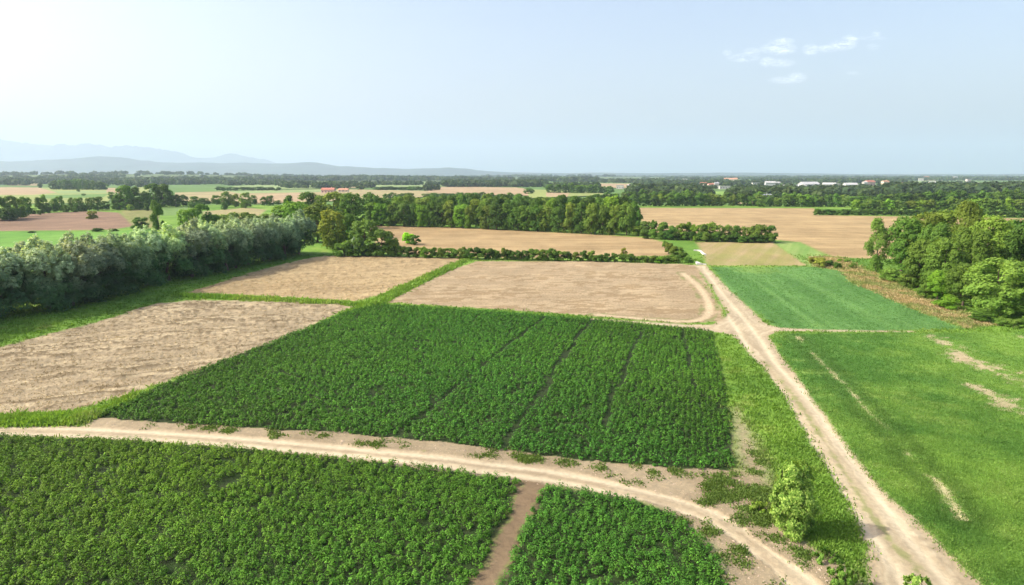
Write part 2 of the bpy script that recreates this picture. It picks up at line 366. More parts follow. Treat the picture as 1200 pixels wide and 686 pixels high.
# build the pieces
V = np.stack([X, Y, Z*1.0], 1)
idx = np.arange(NR*NC).reshape(NR, NC)
FA = np.stack([idx[:-1,:-1].ravel(), idx[:-1,1:].ravel(), idx[1:,1:].ravel(), idx[1:,:-1].ravel()], 1)
frid = rid[FA[:, 0]]
mp_ = {}
isbr = (col[:,0] > col[:,1]); col[isbr] *= np.array([.90,.945,.86]); col *= (1+.05*f4)[:, None]; col = np.clip(col, .01, .9)
for i, nm in enumerate(NAMES):
    fs = FA[frid == i]
    if len(fs) == 0: continue
    uq, inv = np.unique(fs, return_inverse=True)
    o = mk(nm, V[uq], inv.reshape(-1, 4), RMAT[i], cols=col[uq], smooth_=True)
    tag(o, kind='structure')

# one sheet to the horizon
def sheet(name, pts, z, c, mat, n=1):
    p = np.array(pts); Vv = np.column_stack([p, np.full(len(p), z)])
    me = bpy.data.meshes.new(name); me.from_pydata([tuple(v) for v in Vv], [], [tuple(range(len(p)))]); me.materials.append(mat)
    at = me.color_attributes.new('tone', 'FLOAT_COLOR', 'POINT'); at.data.foreach_set('color', np.tile([*c, 1.0], len(p)).astype(np.float32))
    o = bpy.data.objects.new(name, me); COL.objects.link(o); tag(o, kind='structure'); return o
M_FAR = mat_ground('far_field_mat', .02, .25, 0)
M_FARG = mat_ground('far_ground_mat', .006, .35, 0)
sheet('ground', [(-24000,-300),(24000,-300),(24000,30000),(-24000,30000)], -.35, (.10,.185,.045), M_FARG)
# ------------------------------------------------------------------ far fields
TANF=(.34,.26,.15); YG=(.24,.29,.09); GF=(.12,.22,.055); PG=(.21,.29,.11); TN2=(.30,.26,.13); BG=(.20,.33,.07)
FARF = [([(-200,218.5),(50,220),(128,222),(137,226),(125,238),(-200,240)],YG),([(-200,218.5),(45,220),(68,226),(40,228.5),(-200,229)],TANF),
 ([(45,229),(128,227.5),(120,231.5),(52,233)],GF),([(60,224),(125,224),(125,226.5),(70,227)],PG),([(124,220.5),(144,221),(141,226.5),(125,226)],TANF),([(9,214),(48,214),(48,218),(9,217.5)],TN2),
 ([(162,219),(176,220),(174,227),(162,227)],YG),([(205,226),(300,223.8),(375,222.5),(420,222.5),(500,224),(530,226.5),(480,233),(300,239),(205,236)],TN2),([(268,224.5),(380,222.8),(400,225),(280,227)],PG),
 ([(300,229),(360,226),(352,236),(300,238)],TANF),([(252,212.5),(284,212.5),(272,217),(250,216.5)],GF),([(272,218.5),(310,216.5),(420,214),(520,214.5),(524,219.5),(440,219.5),(340,222),(280,221.2)],PG),([(345,216),(420,214.5),(470,214.8),(440,217)],GF),
 ([(396,214.5),(420,214),(418,221),(380,221)],TN2),([(505,219.8),(560,219.6),(605,220.2),(618,222),(622,230),(560,229),(500,226)],TANF),([(618,222.5),(680,224),(720,229),(620,233)],YG),([(640,226),(668,227),(664,232),(640,231)],TANF),
 ([(635,213.4),(765,213.6),(765,219),(640,217)],GF),([(640,214.6),(745,215.8),(752,219.6),(725,221),(690,219)],TANF),([(768,213),(785,213),(783,216.5),(768,216)],BG),([(820,225.5),(855,225),(853,234),(838,235),(820,231)],BG),
 ([(790,214),(805,213.5),(805,217),(790,217)],TANF),([(1138,214.5),(1190,214.3),(1190,219),(1138,218)],TANF),([(1104,220.3),(1160,220.3),(1152,224),(1104,223.5)],YG),([(1060,212.5),(1130,213.2),(1130,215.8),(1062,215.5)],PG),
 ([(855,230),(880,230),(884,241),(862,240)],TN2),([(1185,236),(1300,236),(1300,244),(1185,243)],TN2),([(322,206.9),(378,206.9),(372,209.4),(322,209.2)],PG),([(400,207),(420,207),(418,209.5),(400,209.3)],PG),([(475,209),(520,209),(516,211),(475,211)],TANF),([(590,208.7),(640,208.7),(634,210.7),(590,210.6)],PG),
 ([(700,208),(800,208),(790,209.6),(700,209.5)],GF),([(60,207),(80,207),(76,209),(60,209)],TANF)]
for i, (pp, c) in enumerate(FARF):
    q = Gs(smooth([(a, b) for a, b in pp], 3, True)) if False else Gs(pp)
    sheet('distant_field', q, .02+.03*i, c, M_FAR)
rr = np.random.default_rng(5)
for i in range(70):
    py = rr.uniform(206.2, 211.5); px = rr.uniform(-100, 1300); w = rr.uniform(10, 60); h = (py-205)*rr.uniform(.08,.25)
    c = [TANF, YG, GF, PG, TN2][rr.integers(5)]
    sheet('distant_field', Gs([(px,py),(px+w,py),(px+w*1.05,py+h),(px-w*.1,py+h)]), .95+.03*i, c, M_FAR)

# ------------------------------------------------------------------ vegetation builders
def unit(n, rng):
    v = rng.normal(size=(n, 3)); return v/np.linalg.norm(v, axis=1)[:, None]
def leafs(Cn, Nr, s, asp, rng):
    n = len(Cn); r = unit(n, rng); t = np.cross(Nr, r); t /= np.linalg.norm(t, axis=1)[:, None]+1e-9
    b = np.cross(Nr, t); s = np.broadcast_to(s, (n,))[:, None]
    V = np.stack([Cn+t*s, Cn+b*s*asp, Cn-t*s, Cn-b*s*asp], 1).reshape(-1, 3)
    return V, np.arange(4*n).reshape(-1, 4)
def nz(v): return v/(np.linalg.norm(v, axis=1)[:, None]+1e-9)

def crown_mesh(kind, n, leaf, seed):
    """crown of a tree 12 m tall and about 9 m wide (scaled when placed)"""
    rng = np.random.default_rng(seed); B = []
    if kind == 'broad':
        for i in range(30):
            d = unit(1, rng)[0]; z = rng.uniform(.05, .97)
            env = (1-((z-.48)/.56)**2)**.5 * 4.5
            a = rng.uniform(0, 2*math.pi); rr_ = env*rng.uniform(.35, .80)
            B.append((rr_*math.cos(a), rr_*math.sin(a), z*11.2, rng.uniform(1.0, 1.9), 1.0))
        for i in range(34):
            a = rng.uniform(0, 2*math.pi); z = rng.uniform(.08, .97); env = (1-((z-.48)/.56)**2)**.5*4.5
            B.append((env*.85*math.cos(a), env*.85*math.sin(a), z*11.2, rng.uniform(.5, .95), 1.0))
    elif kind == 'tall':
        for i in range(30):
            z = rng.uniform(.04, .98); env = (1-((z-.5)/.55)**2)**.5*4.2
            a = rng.uniform(0, 2*math.pi); rr_ = env*rng.uniform(.2, .8)
            B.append((rr_*math.cos(a), rr_*math.sin(a), z*11.4, rng.uniform(.8, 1.5), 1.5))
    elif kind == 'willow':
        for i in range(30):
            z = rng.uniform(.02, .80); env = (1-((z-.35)/.72)**2)**.5*4.4
            a = rng.uniform(0, 2*math.pi); rr_ = env*rng.uniform(.45, .85)
            B.append((rr_*math.cos(a), rr_*math.sin(a), z*11, rng.uniform(1.0, 1.7), 1.25))
        for i in range(60):
            a = rng.uniform(0, 2*math.pi); r0 = 4.3*math.sqrt(rng.uniform(0, 1)); zt = 10.6*(1-(r0/6.2)**2)+rng.uniform(-.7, .7)
            B.append((r0*math.cos(a), r0*math.sin(a), zt, rng.uniform(.28, .5), 2.6))
    elif kind == 'bush':
        for i in range(20):
            a = rng.uniform(0, 2*math.pi); z = rng.uniform(.08, .82); rr_ = 4.2*(1-(z*.85)**2)**.5*rng.uniform(.3, .9)
            B.append((rr_*math.cos(a), rr_*math.sin(a), z*11, rng.uniform(1.0, 1.9), 1.1))
    elif kind == 'cone':
        for i in range(26):
            z = rng.uniform(.05, .97)**.9; rr_ = 3.6*(1-z)**.75*rng.uniform(.3, .8); a = rng.uniform(0, 2*math.pi)
            B.append((rr_*math.cos(a), rr_*math.sin(a), z*11.5, .5+1.0*(1-z)*rng.uniform(.7,1.2), 1.3))
    B = np.array(B)
    w = B[:,3]**2*B[:,4]; k = rng.choice(len(B), int(n*1.6), p=w/w.sum())
    d = unit(len(k), rng); d[:,2] = np.where(d[:,2] < -.3, -d[:,2], d[:,2])
    lump = 1+.22*np.sin(d[:,0]*7+k)*np.sin(d[:,1]*6+k*2)+.12*np.sin(d[:,2]*11+k)
    rad = B[k,3]*rng.uniform(.72, 1.08, len(k))**.8*lump
    off = d*rad[:,None]; off[:,2] *= B[k,4]
    p = B[k,:3]+off
    keep = np.ones(len(p), bool)
    for j in range(len(B)):
        q = p-B[j,:3]; q[:,2] /= B[j,4]
        keep &= ~((np.linalg.norm(q, axis=1) < B[j,3]*.62) & (k != j))
    keep &= p[:,2] > .15
    p, d, k = p[keep][:n], d[keep][:n], k[keep][:n]
    ctr = np.array([0, 0, 5.0]); oc = nz(p-ctr)
    nr = nz(d*.8 + oc*.35 + unit(len(p), rng)*(.65 if kind != 'willow' else .55) + np.array([0, 0, .15 if kind != 'willow' else .35]))
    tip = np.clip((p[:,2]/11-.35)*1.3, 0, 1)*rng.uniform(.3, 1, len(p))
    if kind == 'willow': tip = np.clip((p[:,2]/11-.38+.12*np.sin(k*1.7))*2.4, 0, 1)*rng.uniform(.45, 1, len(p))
    sz = leaf*rng.uniform(.6, 1.25, len(p))
    V_, F_ = leafs(p, nr, sz, .34 if kind == 'willow' else .62, rng)
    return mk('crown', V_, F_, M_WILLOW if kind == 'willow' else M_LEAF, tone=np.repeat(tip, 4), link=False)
def trunk_mesh(seed, h0=12.0, r0=.28):
    rng = np.random.default_rng(seed); m = MB()
    pts = [(0,0,-.3)]; x = y = 0
    for z in (.8, 2.2, 4, 6, 8, 10):
        x += rng.normal()*.12; y += rng.normal()*.12; pts.append((x, y, z))
    rad = [r0*1.35, r0, r0*.85, r0*.7, r0*.5, r0*.3, r0*.1]
    m.tube(pts, rad, 8)
    for i in range(9):
        z = rng.uniform(1.8, 8); k = min(int(z/1.8), 5); b = np.array(pts[k+1 if k < 6 else 6]); a = rng.uniform(0, 2*math.pi)
        L = rng.uniform(1.6, 3.3)*(1-z/14); e1 = b+np.array([math.cos(a)*L*.5, math.sin(a)*L*.5, L*.45]); e2 = b+np.array([math.cos(a)*L, math.sin(a)*L, L*1.1])
        m.tube([b, e1, e2], [r0*.38, r0*.25, r0*.08], 5)
    return m.build('trunk', M_BARK, link=False, sm=True)
TR = [trunk_mesh(s) for s in range(3)]
LIB = {
 ('broad','near'): [crown_mesh('broad', 15000, .22, 100+i) for i in range(4)],
 ('willow','near'): [crown_mesh('willow', 17000, .27, 120+i) for i in range(4)],
 ('tall','near'): [crown_mesh('tall', 12000, .20, 140+i) for i in range(2)],
 ('bush','near'): [crown_mesh('bush', 9000, .28, 150+i) for i in range(3)],
 ('broad','mid'): [crown_mesh('broad', 5000, .36, 200+i) for i in range(6)],
 ('tall','mid'): [crown_mesh('tall', 5000, .36, 220+i) for i in range(4)],
 ('bush','mid'): [crown_mesh('bush', 3500, .45, 240+i) for i in range(4)],
 ('cone','mid'): [crown_mesh('cone', 3500, .34, 250+i) for i in range(2)],
 ('broad','far'): [crown_mesh('broad', 1100, .70, 300+i) for i in range(4)],
 ('bush','far'): [crown_mesh('bush', 900, .80, 320+i) for i in range(4)],
}
TONES = {'dark': ((.62,.72,.64), 'dark green'), 'deep': ((.78,.92,.75), 'deep green'), 'mid': ((1.05,1.05,.9), 'mid green'), 'bright': ((1.35,1.45,.8), 'bright green'),
 'olive': ((1.25,1.10,.9), 'olive green'), 'lime': ((2.3,2.5,.5), 'lime yellow'), 'ochre': ((1.85,1.30,.9), 'ochre yellow'), 'pale': ((1.35,1.35,1.3), 'pale green'), 'silver': ((1,1,1), 'silvery green'), 'brown': ((2.0,1.25,1.1), 'brownish')}
ORD = ['first','second','third','fourth','fifth','sixth','seventh','eighth','ninth','tenth','eleventh','twelfth']
def od(i): return ORD[i] if i < 12 else ('%d%s' % (i+1, {1:'st',2:'nd',3:'rd'}.get((i+1) % 10 if (i+1) % 100 not in (11,12,13) else 0, 'th')))
trng = np.random.default_rng(99)
NT = [0]
def tree(kind, lod, x, y, h, r, tone, label, cat='tree', group=None, name=None, z=0, parts=True):
    NT[0] += 1
    name = name or {'willow':'willow_tree','broad':'broadleaf_tree','tall':'slender_tree','bush':'bush','cone':'conical_tree'}[kind]
    ms = LIB.get((kind, lod)) or LIB[(kind, 'near')]; me = ms[trng.integers(len(ms))]; rz = trng.uniform(0, 6.28)
    sxy = r/4.5*1.0; sz = h/12.0
    c = np.array(TONES[tone][0])*trng.uniform(.88, 1.12)*(1+trng.normal(size=3)*.04)
    if parts:
        root = empty(name, (x, y, z), rz); tag(root, label, cat, group)
        cr = bpy.data.objects.new('crown', me); COL.objects.link(cr); cr.parent = root; cr.scale = (sxy, sxy, sz)
        tm = bpy.data.objects.new('trunk', TR[trng.integers(3)]); COL.objects.link(tm); tm.parent = root; tm.scale = (sxy*.9+.1*sz, sxy*.9+.1*sz, sz*.97)
        cr.color = (*c, 1)
    else:
        cr = bpy.data.objects.new(name, me); COL.objects.link(cr); cr.location = (x, y, z); cr.rotation_euler = (0, 0, rz); cr.scale = (sxy, sxy, sz)
        tag(cr, label, cat, group); cr.color = (*c, 1)
def tree_px(kind, lod, px, base, top, wpx, tone, label, back=0.0, **k):
    """foot pixel, top pixel and crown width in pixels -> real place, height and radius"""
    x, y = G(px, base)
    r = wpx/2*depth_at(y)/F
    s = (math.hypot(x, y)+back*r)/math.hypot(x, y); x *= s; y *= s
    h = z_at(px, top, y)
    tree(kind, lod, x, y, max(h, .8), r, tone, label, **k)

# --- silvery willow row on the left
wl_ = Gs(smooth([(-330,455),(-140,412),(0,378),(67,368),(134,354),(201,334),(268,321),(335,305),(374,298)], 8))
seg = np.linalg.norm(np.diff(wl_, axis=0), axis=1); cum = np.concatenate([[0], np.cumsum(seg)])
nW = int(cum[-1]/5.4)
for i in range(nW):
    s = (i+.5)/nW*cum[-1]; x = np.interp(s, cum, wl_[:,0]); y = np.interp(s, cum, wl_[:,1])
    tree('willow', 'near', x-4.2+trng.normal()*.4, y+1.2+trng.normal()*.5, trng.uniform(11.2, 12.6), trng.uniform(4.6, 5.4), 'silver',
         'silvery willow in the long left row, %s counted from its near end' % od(i), group='willows in the long row on the left')
nW2 = int(cum[-1]/8)
for i in range(nW2):
    s = (i+.5)/nW2*cum[-1]; x = np.interp(s, cum, wl_[:,0]); y = np.interp(s, cum, wl_[:,1])
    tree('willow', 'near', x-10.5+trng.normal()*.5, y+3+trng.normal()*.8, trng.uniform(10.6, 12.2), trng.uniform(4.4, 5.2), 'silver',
         'silvery willow in the back line behind the left row, %s from its near end' % od(i), group='willows behind the long row on the left')

# --- trees beyond the end of the willow row
LST = [ # kind, px, base, top, w, tone, words
 ('broad',390,292,247,34,'ochre','ochre yellow tree beyond the far end of the willow row'),
 ('broad',372,284,240,40,'olive','olive tree just left of the ochre yellow tree'),
 ('broad',412,290,252,26,'deep','deep green tree just right of the ochre yellow tree'),
 ('broad',428,300,257,36,'pale','pale green rounded tree at the corner of the golden field'),
 ('bush',404,301,279,26,'mid','low bush left of the pale rounded tree at the field corner'),
 ('willow',420,300.5,273,18,'silver','small grey green willow in front of the pale rounded tree'),
 ('broad',448,301,270,32,'deep','dark rounded tree right of the pale tree at the field corner'),
 ('bush',462,301,276,18,'olive','olive bush at the left end of the middle hedge'),
 ('cone',406,276,245,12,'bright','small pointed bright tree behind the ochre tree'),
 ('bush',440,277,268,20,'brown','brownish scrub on the left edge of the middle stubble field'),
 ('bush',455,279,270,16,'brown','low brownish thicket beside the lime yellow bush'),
 ('bush',478,286,271.5,16,'lime','lime yellow bush standing in the middle stubble field'),
 ('bush',487,287,274,13,'dark','dark bush touching the lime yellow bush'),
 ('broad',350,268,236,34,'bright','bright green tree behind the far willows'),
 ('broad',333,266,240,30,'bright','bright yellow green tree left of the dark tall trees'),
 ('broad',362,262,226,28,'dark','dark domed tree rising behind the far willows'),
 ('tall',341,262,231,18,'dark','dark narrow tree left of the dark domed tree'),
 ('broad',392,266,226,32,'olive','large olive tree behind the ochre yellow tree'),
 ('broad',414,268,225,32,'deep','large deep green tree left of the middle wood'),
 ('broad',403,258,228,26,'dark','dark tree in the back of the clump beyond the willows'),
 ('broad',440,262,229,28,'dark','dark tree joining the clump to the middle wood'),
 ('broad',378,262,230,26,'mid','mid green tree in the clump behind the willow row end'),
 ('broad',434,258,227,24,'deep','deep green tree at the back left of the middle wood'),
 ('bush',312,266,248,30,'olive','olive bush behind the willows, right of the bush belt'),
 ('bush',292,268,247,30,'olive','olive bush in the belt behind the willows, right part'),
 ('bush',270,268,247.5,30,'olive','olive bush in the belt behind the willows, centre'),
 ('bush',253,269,250,26,'bright','bright bush in the belt behind the willows, left part'),
 ('broad',238,270,240,22,'deep','deep green tree by the slender tree, right of a round bush'),
 ('broad',222,272,245,24,'bright','bright green bushy tree right of the slender tree'),
 ('bush',236,273,255,18,'bright','round bright bush before the deep green tree'),
 ('tall',186,276,237,19,'mid','slender tall tree standing alone behind the willow row'),
 ('bush',166,269,252.5,20,'deep','dark round bush left of the slender lone tree'),
 ('bush',109,257,246,13,'brown','thin brownish bush on the edge of the ploughed field'),
 ('bush',114,271.5,266.5,14,'dark','low dark bush below the ploughed field'),
 ('bush',132,271,267.5,12,'dark','small low dark bush on the green field edge'),
 ('bush',38,273,271,10,'dark','tiny dark shrub on the field edge at far left'),
]
for k, px, b, t, w, tn, lb in LST:
    tree_px(k, 'mid', px, b, t, w, tn, lb, cat='bush' if k == 'bush' else 'tree')
# --- left tree row behind the ploughed field
ROWL = [(-20,259,229,26,'dark'),(4,258,232,20,'deep'),(14,257,230,17,'mid'),(24,256,233,12,'mid'),(31,254,231,12,'deep'),(12,259,243,18,'dark'),(38,251,244,9,'dark'),(48,252,231,9,'deep'),(52,250,229,8,'mid'),(57,250,238,7,'dark'),(64,249,233,10,'deep'),
 (71,248,230,9,'deep'),(78,249,240,8,'mid'),(84,248,231,6,'mid'),(88,249,243,6,'deep'),(93,248,232,11,'deep'),(98,248,240,9,'dark'),(105,247,232,7,'mid'),(115,247,231,14,'deep'),(124,246,236,10,'dark'),(130,226,226.5,1,'mid')]
for i, (px, b, t, w, tn) in enumerate(ROWL[:-1]):
    tree_px('broad', 'mid', px, b, t, w*1.1, tn, '%s tree behind the ploughed field, %s from the left' % (TONES[tn][1], od(i)), group='trees behind the ploughed field on the left')
ROWM = [(131,234,225,8,'deep'),(140,246,228,14,'deep'),(147,246,218,20,'deep'),(158,245,220,16,'dark'),(164,246,231,12,'dark'),(136,246,236,10,'mid'),(153,247,240,8,'pale'),(170,245,226,12,'dark'),(180,243,216,20,'dark'),(192,243,216.5,18,'dark'),(198,242,222,14,'deep'),(172,247,238,7,'dark'),
 (206,243,228,11,'dark'),(215,242,229,12,'dark'),(228,244,230.5,13,'dark'),(240,240,232,13,'dark'),(254,240,229,12,'deep'),(266,243,225,14,'mid'),(276,243,228,11,'olive'),(263,246,238,8,'dark'),(288,244,226,14,'mid'),(298,240,229,8,'dark'),(310,241,231,9,'dark'),(317,241,229.5,9,'dark'),(326,240,235,8,'dark')]
for i, (px, b, t, w, tn) in enumerate(ROWM):
    tree_px('broad', 'mid', px, b, t, w*1.1, tn, '%s tree in the left-hand belt behind the slender tree, %s from the left' % (TONES[tn][1], od(i)), group='trees of the belt beyond the slender tree')
# --- the middle wood, five lines deep
mr_ = np.random.default_rng(21)
def woodline(pts, step, top0, hj, w, tones, kinds, label, group, lod='mid', jb=.6):
    px0, px1 = pts[0][0], pts[-1][0]; i = 0; px = px0
    while px < px1:
        b = float(np.interp(px, [p[0] for p in pts], [p[1] for p in pts]))+mr_.normal()*jb*.4
        t = float(np.interp(px, [p[0] for p in pts], [p[1]-p[2] for p in pts]))+mr_.uniform(-hj, hj)
        tn = tones[mr_.integers(len(tones))]; kd = kinds[mr_.integers(len(kinds))]
        tree_px(kd, lod, px, b, t, w*mr_.uniform(.8, 1.25), tn, label.format(tone=TONES[tn][1], n=od(i)), group=group,
                cat='bush' if kd == 'bush' else 'tree', parts=(lod != 'far'))
        i += 1; px += step*mr_.uniform(.75, 1.25)
woodline([(434,264.5,26),(520,266.5,28),(600,270,30),(665,273,30),(668,274,34),(735,276,38),(750,277,26)], 12, 0, 2.5, 20, ['deep','deep','mid','mid','olive','dark','bright'], ['broad','broad','tall'],
         '{tone} tree on the front edge of the middle wood, {n} from the left', 'trees on the front edge of the middle wood')
woodline([(440,260.5,28),(520,262.5,31),(600,265,33),(668,268,36),(735,270,40),(745,271,28)], 14, 0, 3, 20, ['deep','dark','mid','olive','bright'], ['broad'],
         '{tone} tree in the second line of the middle wood, {n} from the left', 'trees in the second line of the middle wood')
woodline([(446,256,23),(520,257,28),(600,259,31),(660,261,28),(735,264,30)], 16, 0, 3, 20, ['deep','dark','mid','dark'], ['broad'],
         '{tone} tree in the third line of the middle wood, {n} from the left', 'trees in the third line of the middle wood')
woodline([(450,249,16),(520,251,22),(600,253,25),(660,252,22),(740,252,18)], 18, 0, 2.5, 22, ['dark','deep','dark'], ['broad'],
         '{tone} tree at the back of the middle wood, {n} from the left', 'trees at the back of the middle wood')
woodline([(455,265.2,12),(560,268,14),(640,272,16),(730,276.4,12)], 19, 0, 3, 9, ['bright','bright','mid','olive'], ['bush','cone','broad'],
         '{tone} young tree along the foot of the middle wood, {n} from the left', 'young trees along the foot of the middle wood')
# the wood's low right arm
woodline([(748,277,17),(775,279,22),(800,281,18),(840,282.5,19),(860,283,18),(880,284,20),(900,284,18),(908,283,14)], 10, 0, 3, 16, ['bright','mid','deep','deep','olive'], ['broad','bush','tall'],
         '{tone} tree in the low belt between the two stubble fields, {n} from the left', 'trees in the low belt between the stubble fields')
woodline([(755,279.5,11),(830,283.4,11),(905,285,11)], 9, 0, 2, 13, ['deep','dark','mid'], ['bush'],
         '{tone} shrub along the foot of the low belt, {n} from the left', 'shrubs along the foot of the low belt')
# --- hedge in front of the middle stubble field
woodline([(470,301.8,15),(520,303,15),(560,304,14),(640,305.5,14),(720,307,11),(790,308.5,8)], 8.2, 0, 2.2, 13, ['deep','mid','mid','bright','olive','dark'], ['bush'],
         '{tone} shrub in the hedge before the middle stubble field, {n} from the left', 'shrubs of the hedge before the middle stubble field', jb=.4)
for i, (px, b, t, w, tn) in enumerate([(783,298,283,12,'olive'),(790,303,287,14,'olive'),(779,291,281,7,'mid'),(800,305,294,14,'deep'),(797,295,289,9,'olive'),(786,306,297,14,'mid'),(815,284,276,9,'bright'),(731,300,289,9,'brown'),(806,308,300,12,'deep')]):
    tree_px('bush', 'mid', px, b, t, w, tn, '%s straggly bush near the white edging at the far end of the road, %s of nine listed outward' % (TONES[tn][1], od(i)) if False else '%s straggly bush by the road end, %s' % (TONES[tn][1], ['right of the stubble corner','left of the white edging','tallest beside the stubble corner','darkest beside the white edging','behind the dark one','lowest at the hedge end','bright one under the low belt','alone in the hedge line','nearest the bare field corner'][i]), cat='bush')
for i, (px, b, t, w, tn) in enumerate([(952,309,300,9,'brown'),(961,313,301,17,'brown'),(971,312,304,13,'deep'),(981,315,306,10,'deep'),(985,307,303,9,'bright'),(993,308,303.5,8,'mid'),(1000,315,307,9,'pale'),(876,262,262,1,'mid')][:-1]):
    tree_px('bush', 'mid', px, b, t, w, tn, '%s low bush at the corner of the pale green field, %s from the left' % (TONES[tn][1], od(i)), cat='bush', group='low bushes at the corner of the pale green field')

# --- the big clump on the right
CL = [('tall',1026,319,261,32,'pale','slender pale tree at the left end of the right clump'),
 ('broad',1056,322,256,40,'deep','deep green tree beside the slender pale tree'),
 ('broad',1078,318,248,46,'olive','olive tree at the top left of the right clump'),
 ('broad',1075,338,282,34,'mid','mid green tree low in the front of the right clump'),
 ('broad',1104,345,278,44,'mid','mid green rounded tree in the front centre of the right clump'),
 ('broad',1108,318,245,50,'olive','tall olive tree on the crest of the right clump'),
 ('tall',1128,322,243,42,'olive','tallest tree of the right clump, olive and feathery'),
 ('broad',1092,330,262,40,'deep','deep green tree filling the middle of the right clump'),
 ('broad',1134,345,266,46,'mid','broad tree with heavy boughs right of the clump centre'),
 ('broad',1158,335,255,52,'olive','wide olive tree near the right top of the clump'),
 ('broad',1166,371,303,70,'pale','pale olive tree nearest the camera in the right clump'),
 ('broad',1128,360,310,36,'mid','smaller green tree left of the pale olive nearest tree'),
 ('broad',1200,350,265,56,'dark','dark tree behind the pale olive nearest tree'),
 ('broad',1215,368,300,50,'dark','dark tree at the right edge of the clump'),
 ('broad',1248,350,262,60,'dark','dark tree outside the right edge, back of the clump'),
 ('broad',1190,322,258,50,'dark','dark tree at the back right of the clump'),
 ('broad',1262,380,300,70,'deep','deep green tree beyond the right edge of the clump'),
 ('broad',1098,360-8,318,24,'bright','small bright tree at the foot of the right clump'),
 ('bush',1045,330,312,24,'pale','pale shrub at the foot of the slender tree'),
 ('bush',1062,337,318,20,'mid','mid green shrub at the left foot of the right clump'),
 ('bush',1084,350,330,20,'mid','rounded shrub at the foot of the front trees'),
 ('bush',1110,362,345,26,'bright','bright low shrub before the right clump'),
 ('bush',1175,382,371,14,'pale','pale little shrub below the nearest clump tree'),
 ('bush',1188,384,372,15,'pale','pale little shrub right of its twin near the edge'),
 ('bush',1203,384,368,18,'pale','pale grey shrub at the right edge of the field'),
 ('bush',1148,376,362,26,'deep','dark shrub under the nearest clump tree')]
for k, px, b, t, w, tn, lb in CL:
    tree_px(k, 'near', px, b, t, w*1.08, tn, lb, cat='bush' if k == 'bush' else 'tree', back=.3 if k != 'bush' else 0)

# --- young tree between the tracks, and shrubs in the foreground
def leafy_shrub(name, label, px, base, h, r, n, tone, seed, col3):
    rng = np.random.default_rng(seed); x, y = G(px, base); root = empty(name, (x, y, 0)); tag(root, label, 'shrub' if h < 2.5 else 'young tree')
    m = MB(); tips = []
    for i in range(9 if h > 2 else 6):
        a = rng.uniform(0, 6.28); L = h*rng.uniform(.6, .95); sp = r*rng.uniform(.2, .75)
        e = np.array([math.cos(a)*sp, math.sin(a)*sp, L]); mid_ = e*np.array([.6,.6,.5])+rng.normal(size=3)*.06
        m.tube([(0,0,-.1), mid_, e], [.045*h/3, .03*h/3, .01], 5); tips.append((mid_, e))
    m.build('stem', M_BARK, root, sm=True)
    Pn = []; D = []
    ncl = 230 if h > 2 else 30
    for i in range(ncl):
        z = rng.uniform(.08, .98); env = r*(1-abs((z-.38)/.66)**2.2)**.6 if z < 1 else .1
        a = rng.uniform(0, 6.28); rr_ = env*(1+.22*math.sin(3*a+z*9))*rng.uniform(.2, 1)**.6; z = z*(1+.08*math.sin(5*a)) if z > .7 else z; c = np.array([rr_*math.cos(a), rr_*math.sin(a), z*h])
        k = n//ncl; d = unit(k, rng); Pn.append(c+d*rng.uniform(.2,1.25,(k,1))*rng.uniform(.7,1.4)*np.array([.22,.22,.26])*(h/4.2)**.5); D.append(d*.5+np.array([math.cos(a),math.sin(a),.5]))
    Pn = np.vstack(Pn); D = np.vstack(D); nr = nz(D+unit(len(D), rng)*.8)
    Vv, Ff = leafs(Pn, nr, .082*rng.uniform(.5,1.5,len(Pn)), .5, rng)
    o = mk('crown', Vv, Ff, M_SHRUB, parent=root, tone=np.repeat(rng.uniform(0,1,len(Pn))**2*.9, 4)); o.color = (*col3, 1)
leafy_shrub('young_tree', 'bushy young tree with pale leaves standing alone between the two dirt tracks', 928, 624, 4.4, 1.2, 32000, 'pale', 5, (1.45,1.45,1.2))
leafy_shrub('shrub', 'small leafy shrub on the road edge at the bottom of the picture', 1074, 705, 1.5, .8, 3000, 'pale', 6, (1.4,1.45,1.2))
leafy_shrub('shrub', 'low bright green weed clump between the two tracks near the bottom', 990, 684, .75, 1.2, 3600, 'bright', 8, (.95,1.15,.75))
leafy_shrub('shrub', 'low green weed clump just above the brightest clump between the tracks', 968, 657, .6, .8, 2000, 'bright', 9, (.9,1.1,.75))
leafy_shrub('shrub', 'small brown green weed on the bare verge left of the young tree', 890, 600, .6, .55, 1200, 'olive', 10, (1.5,1.4,1.0))

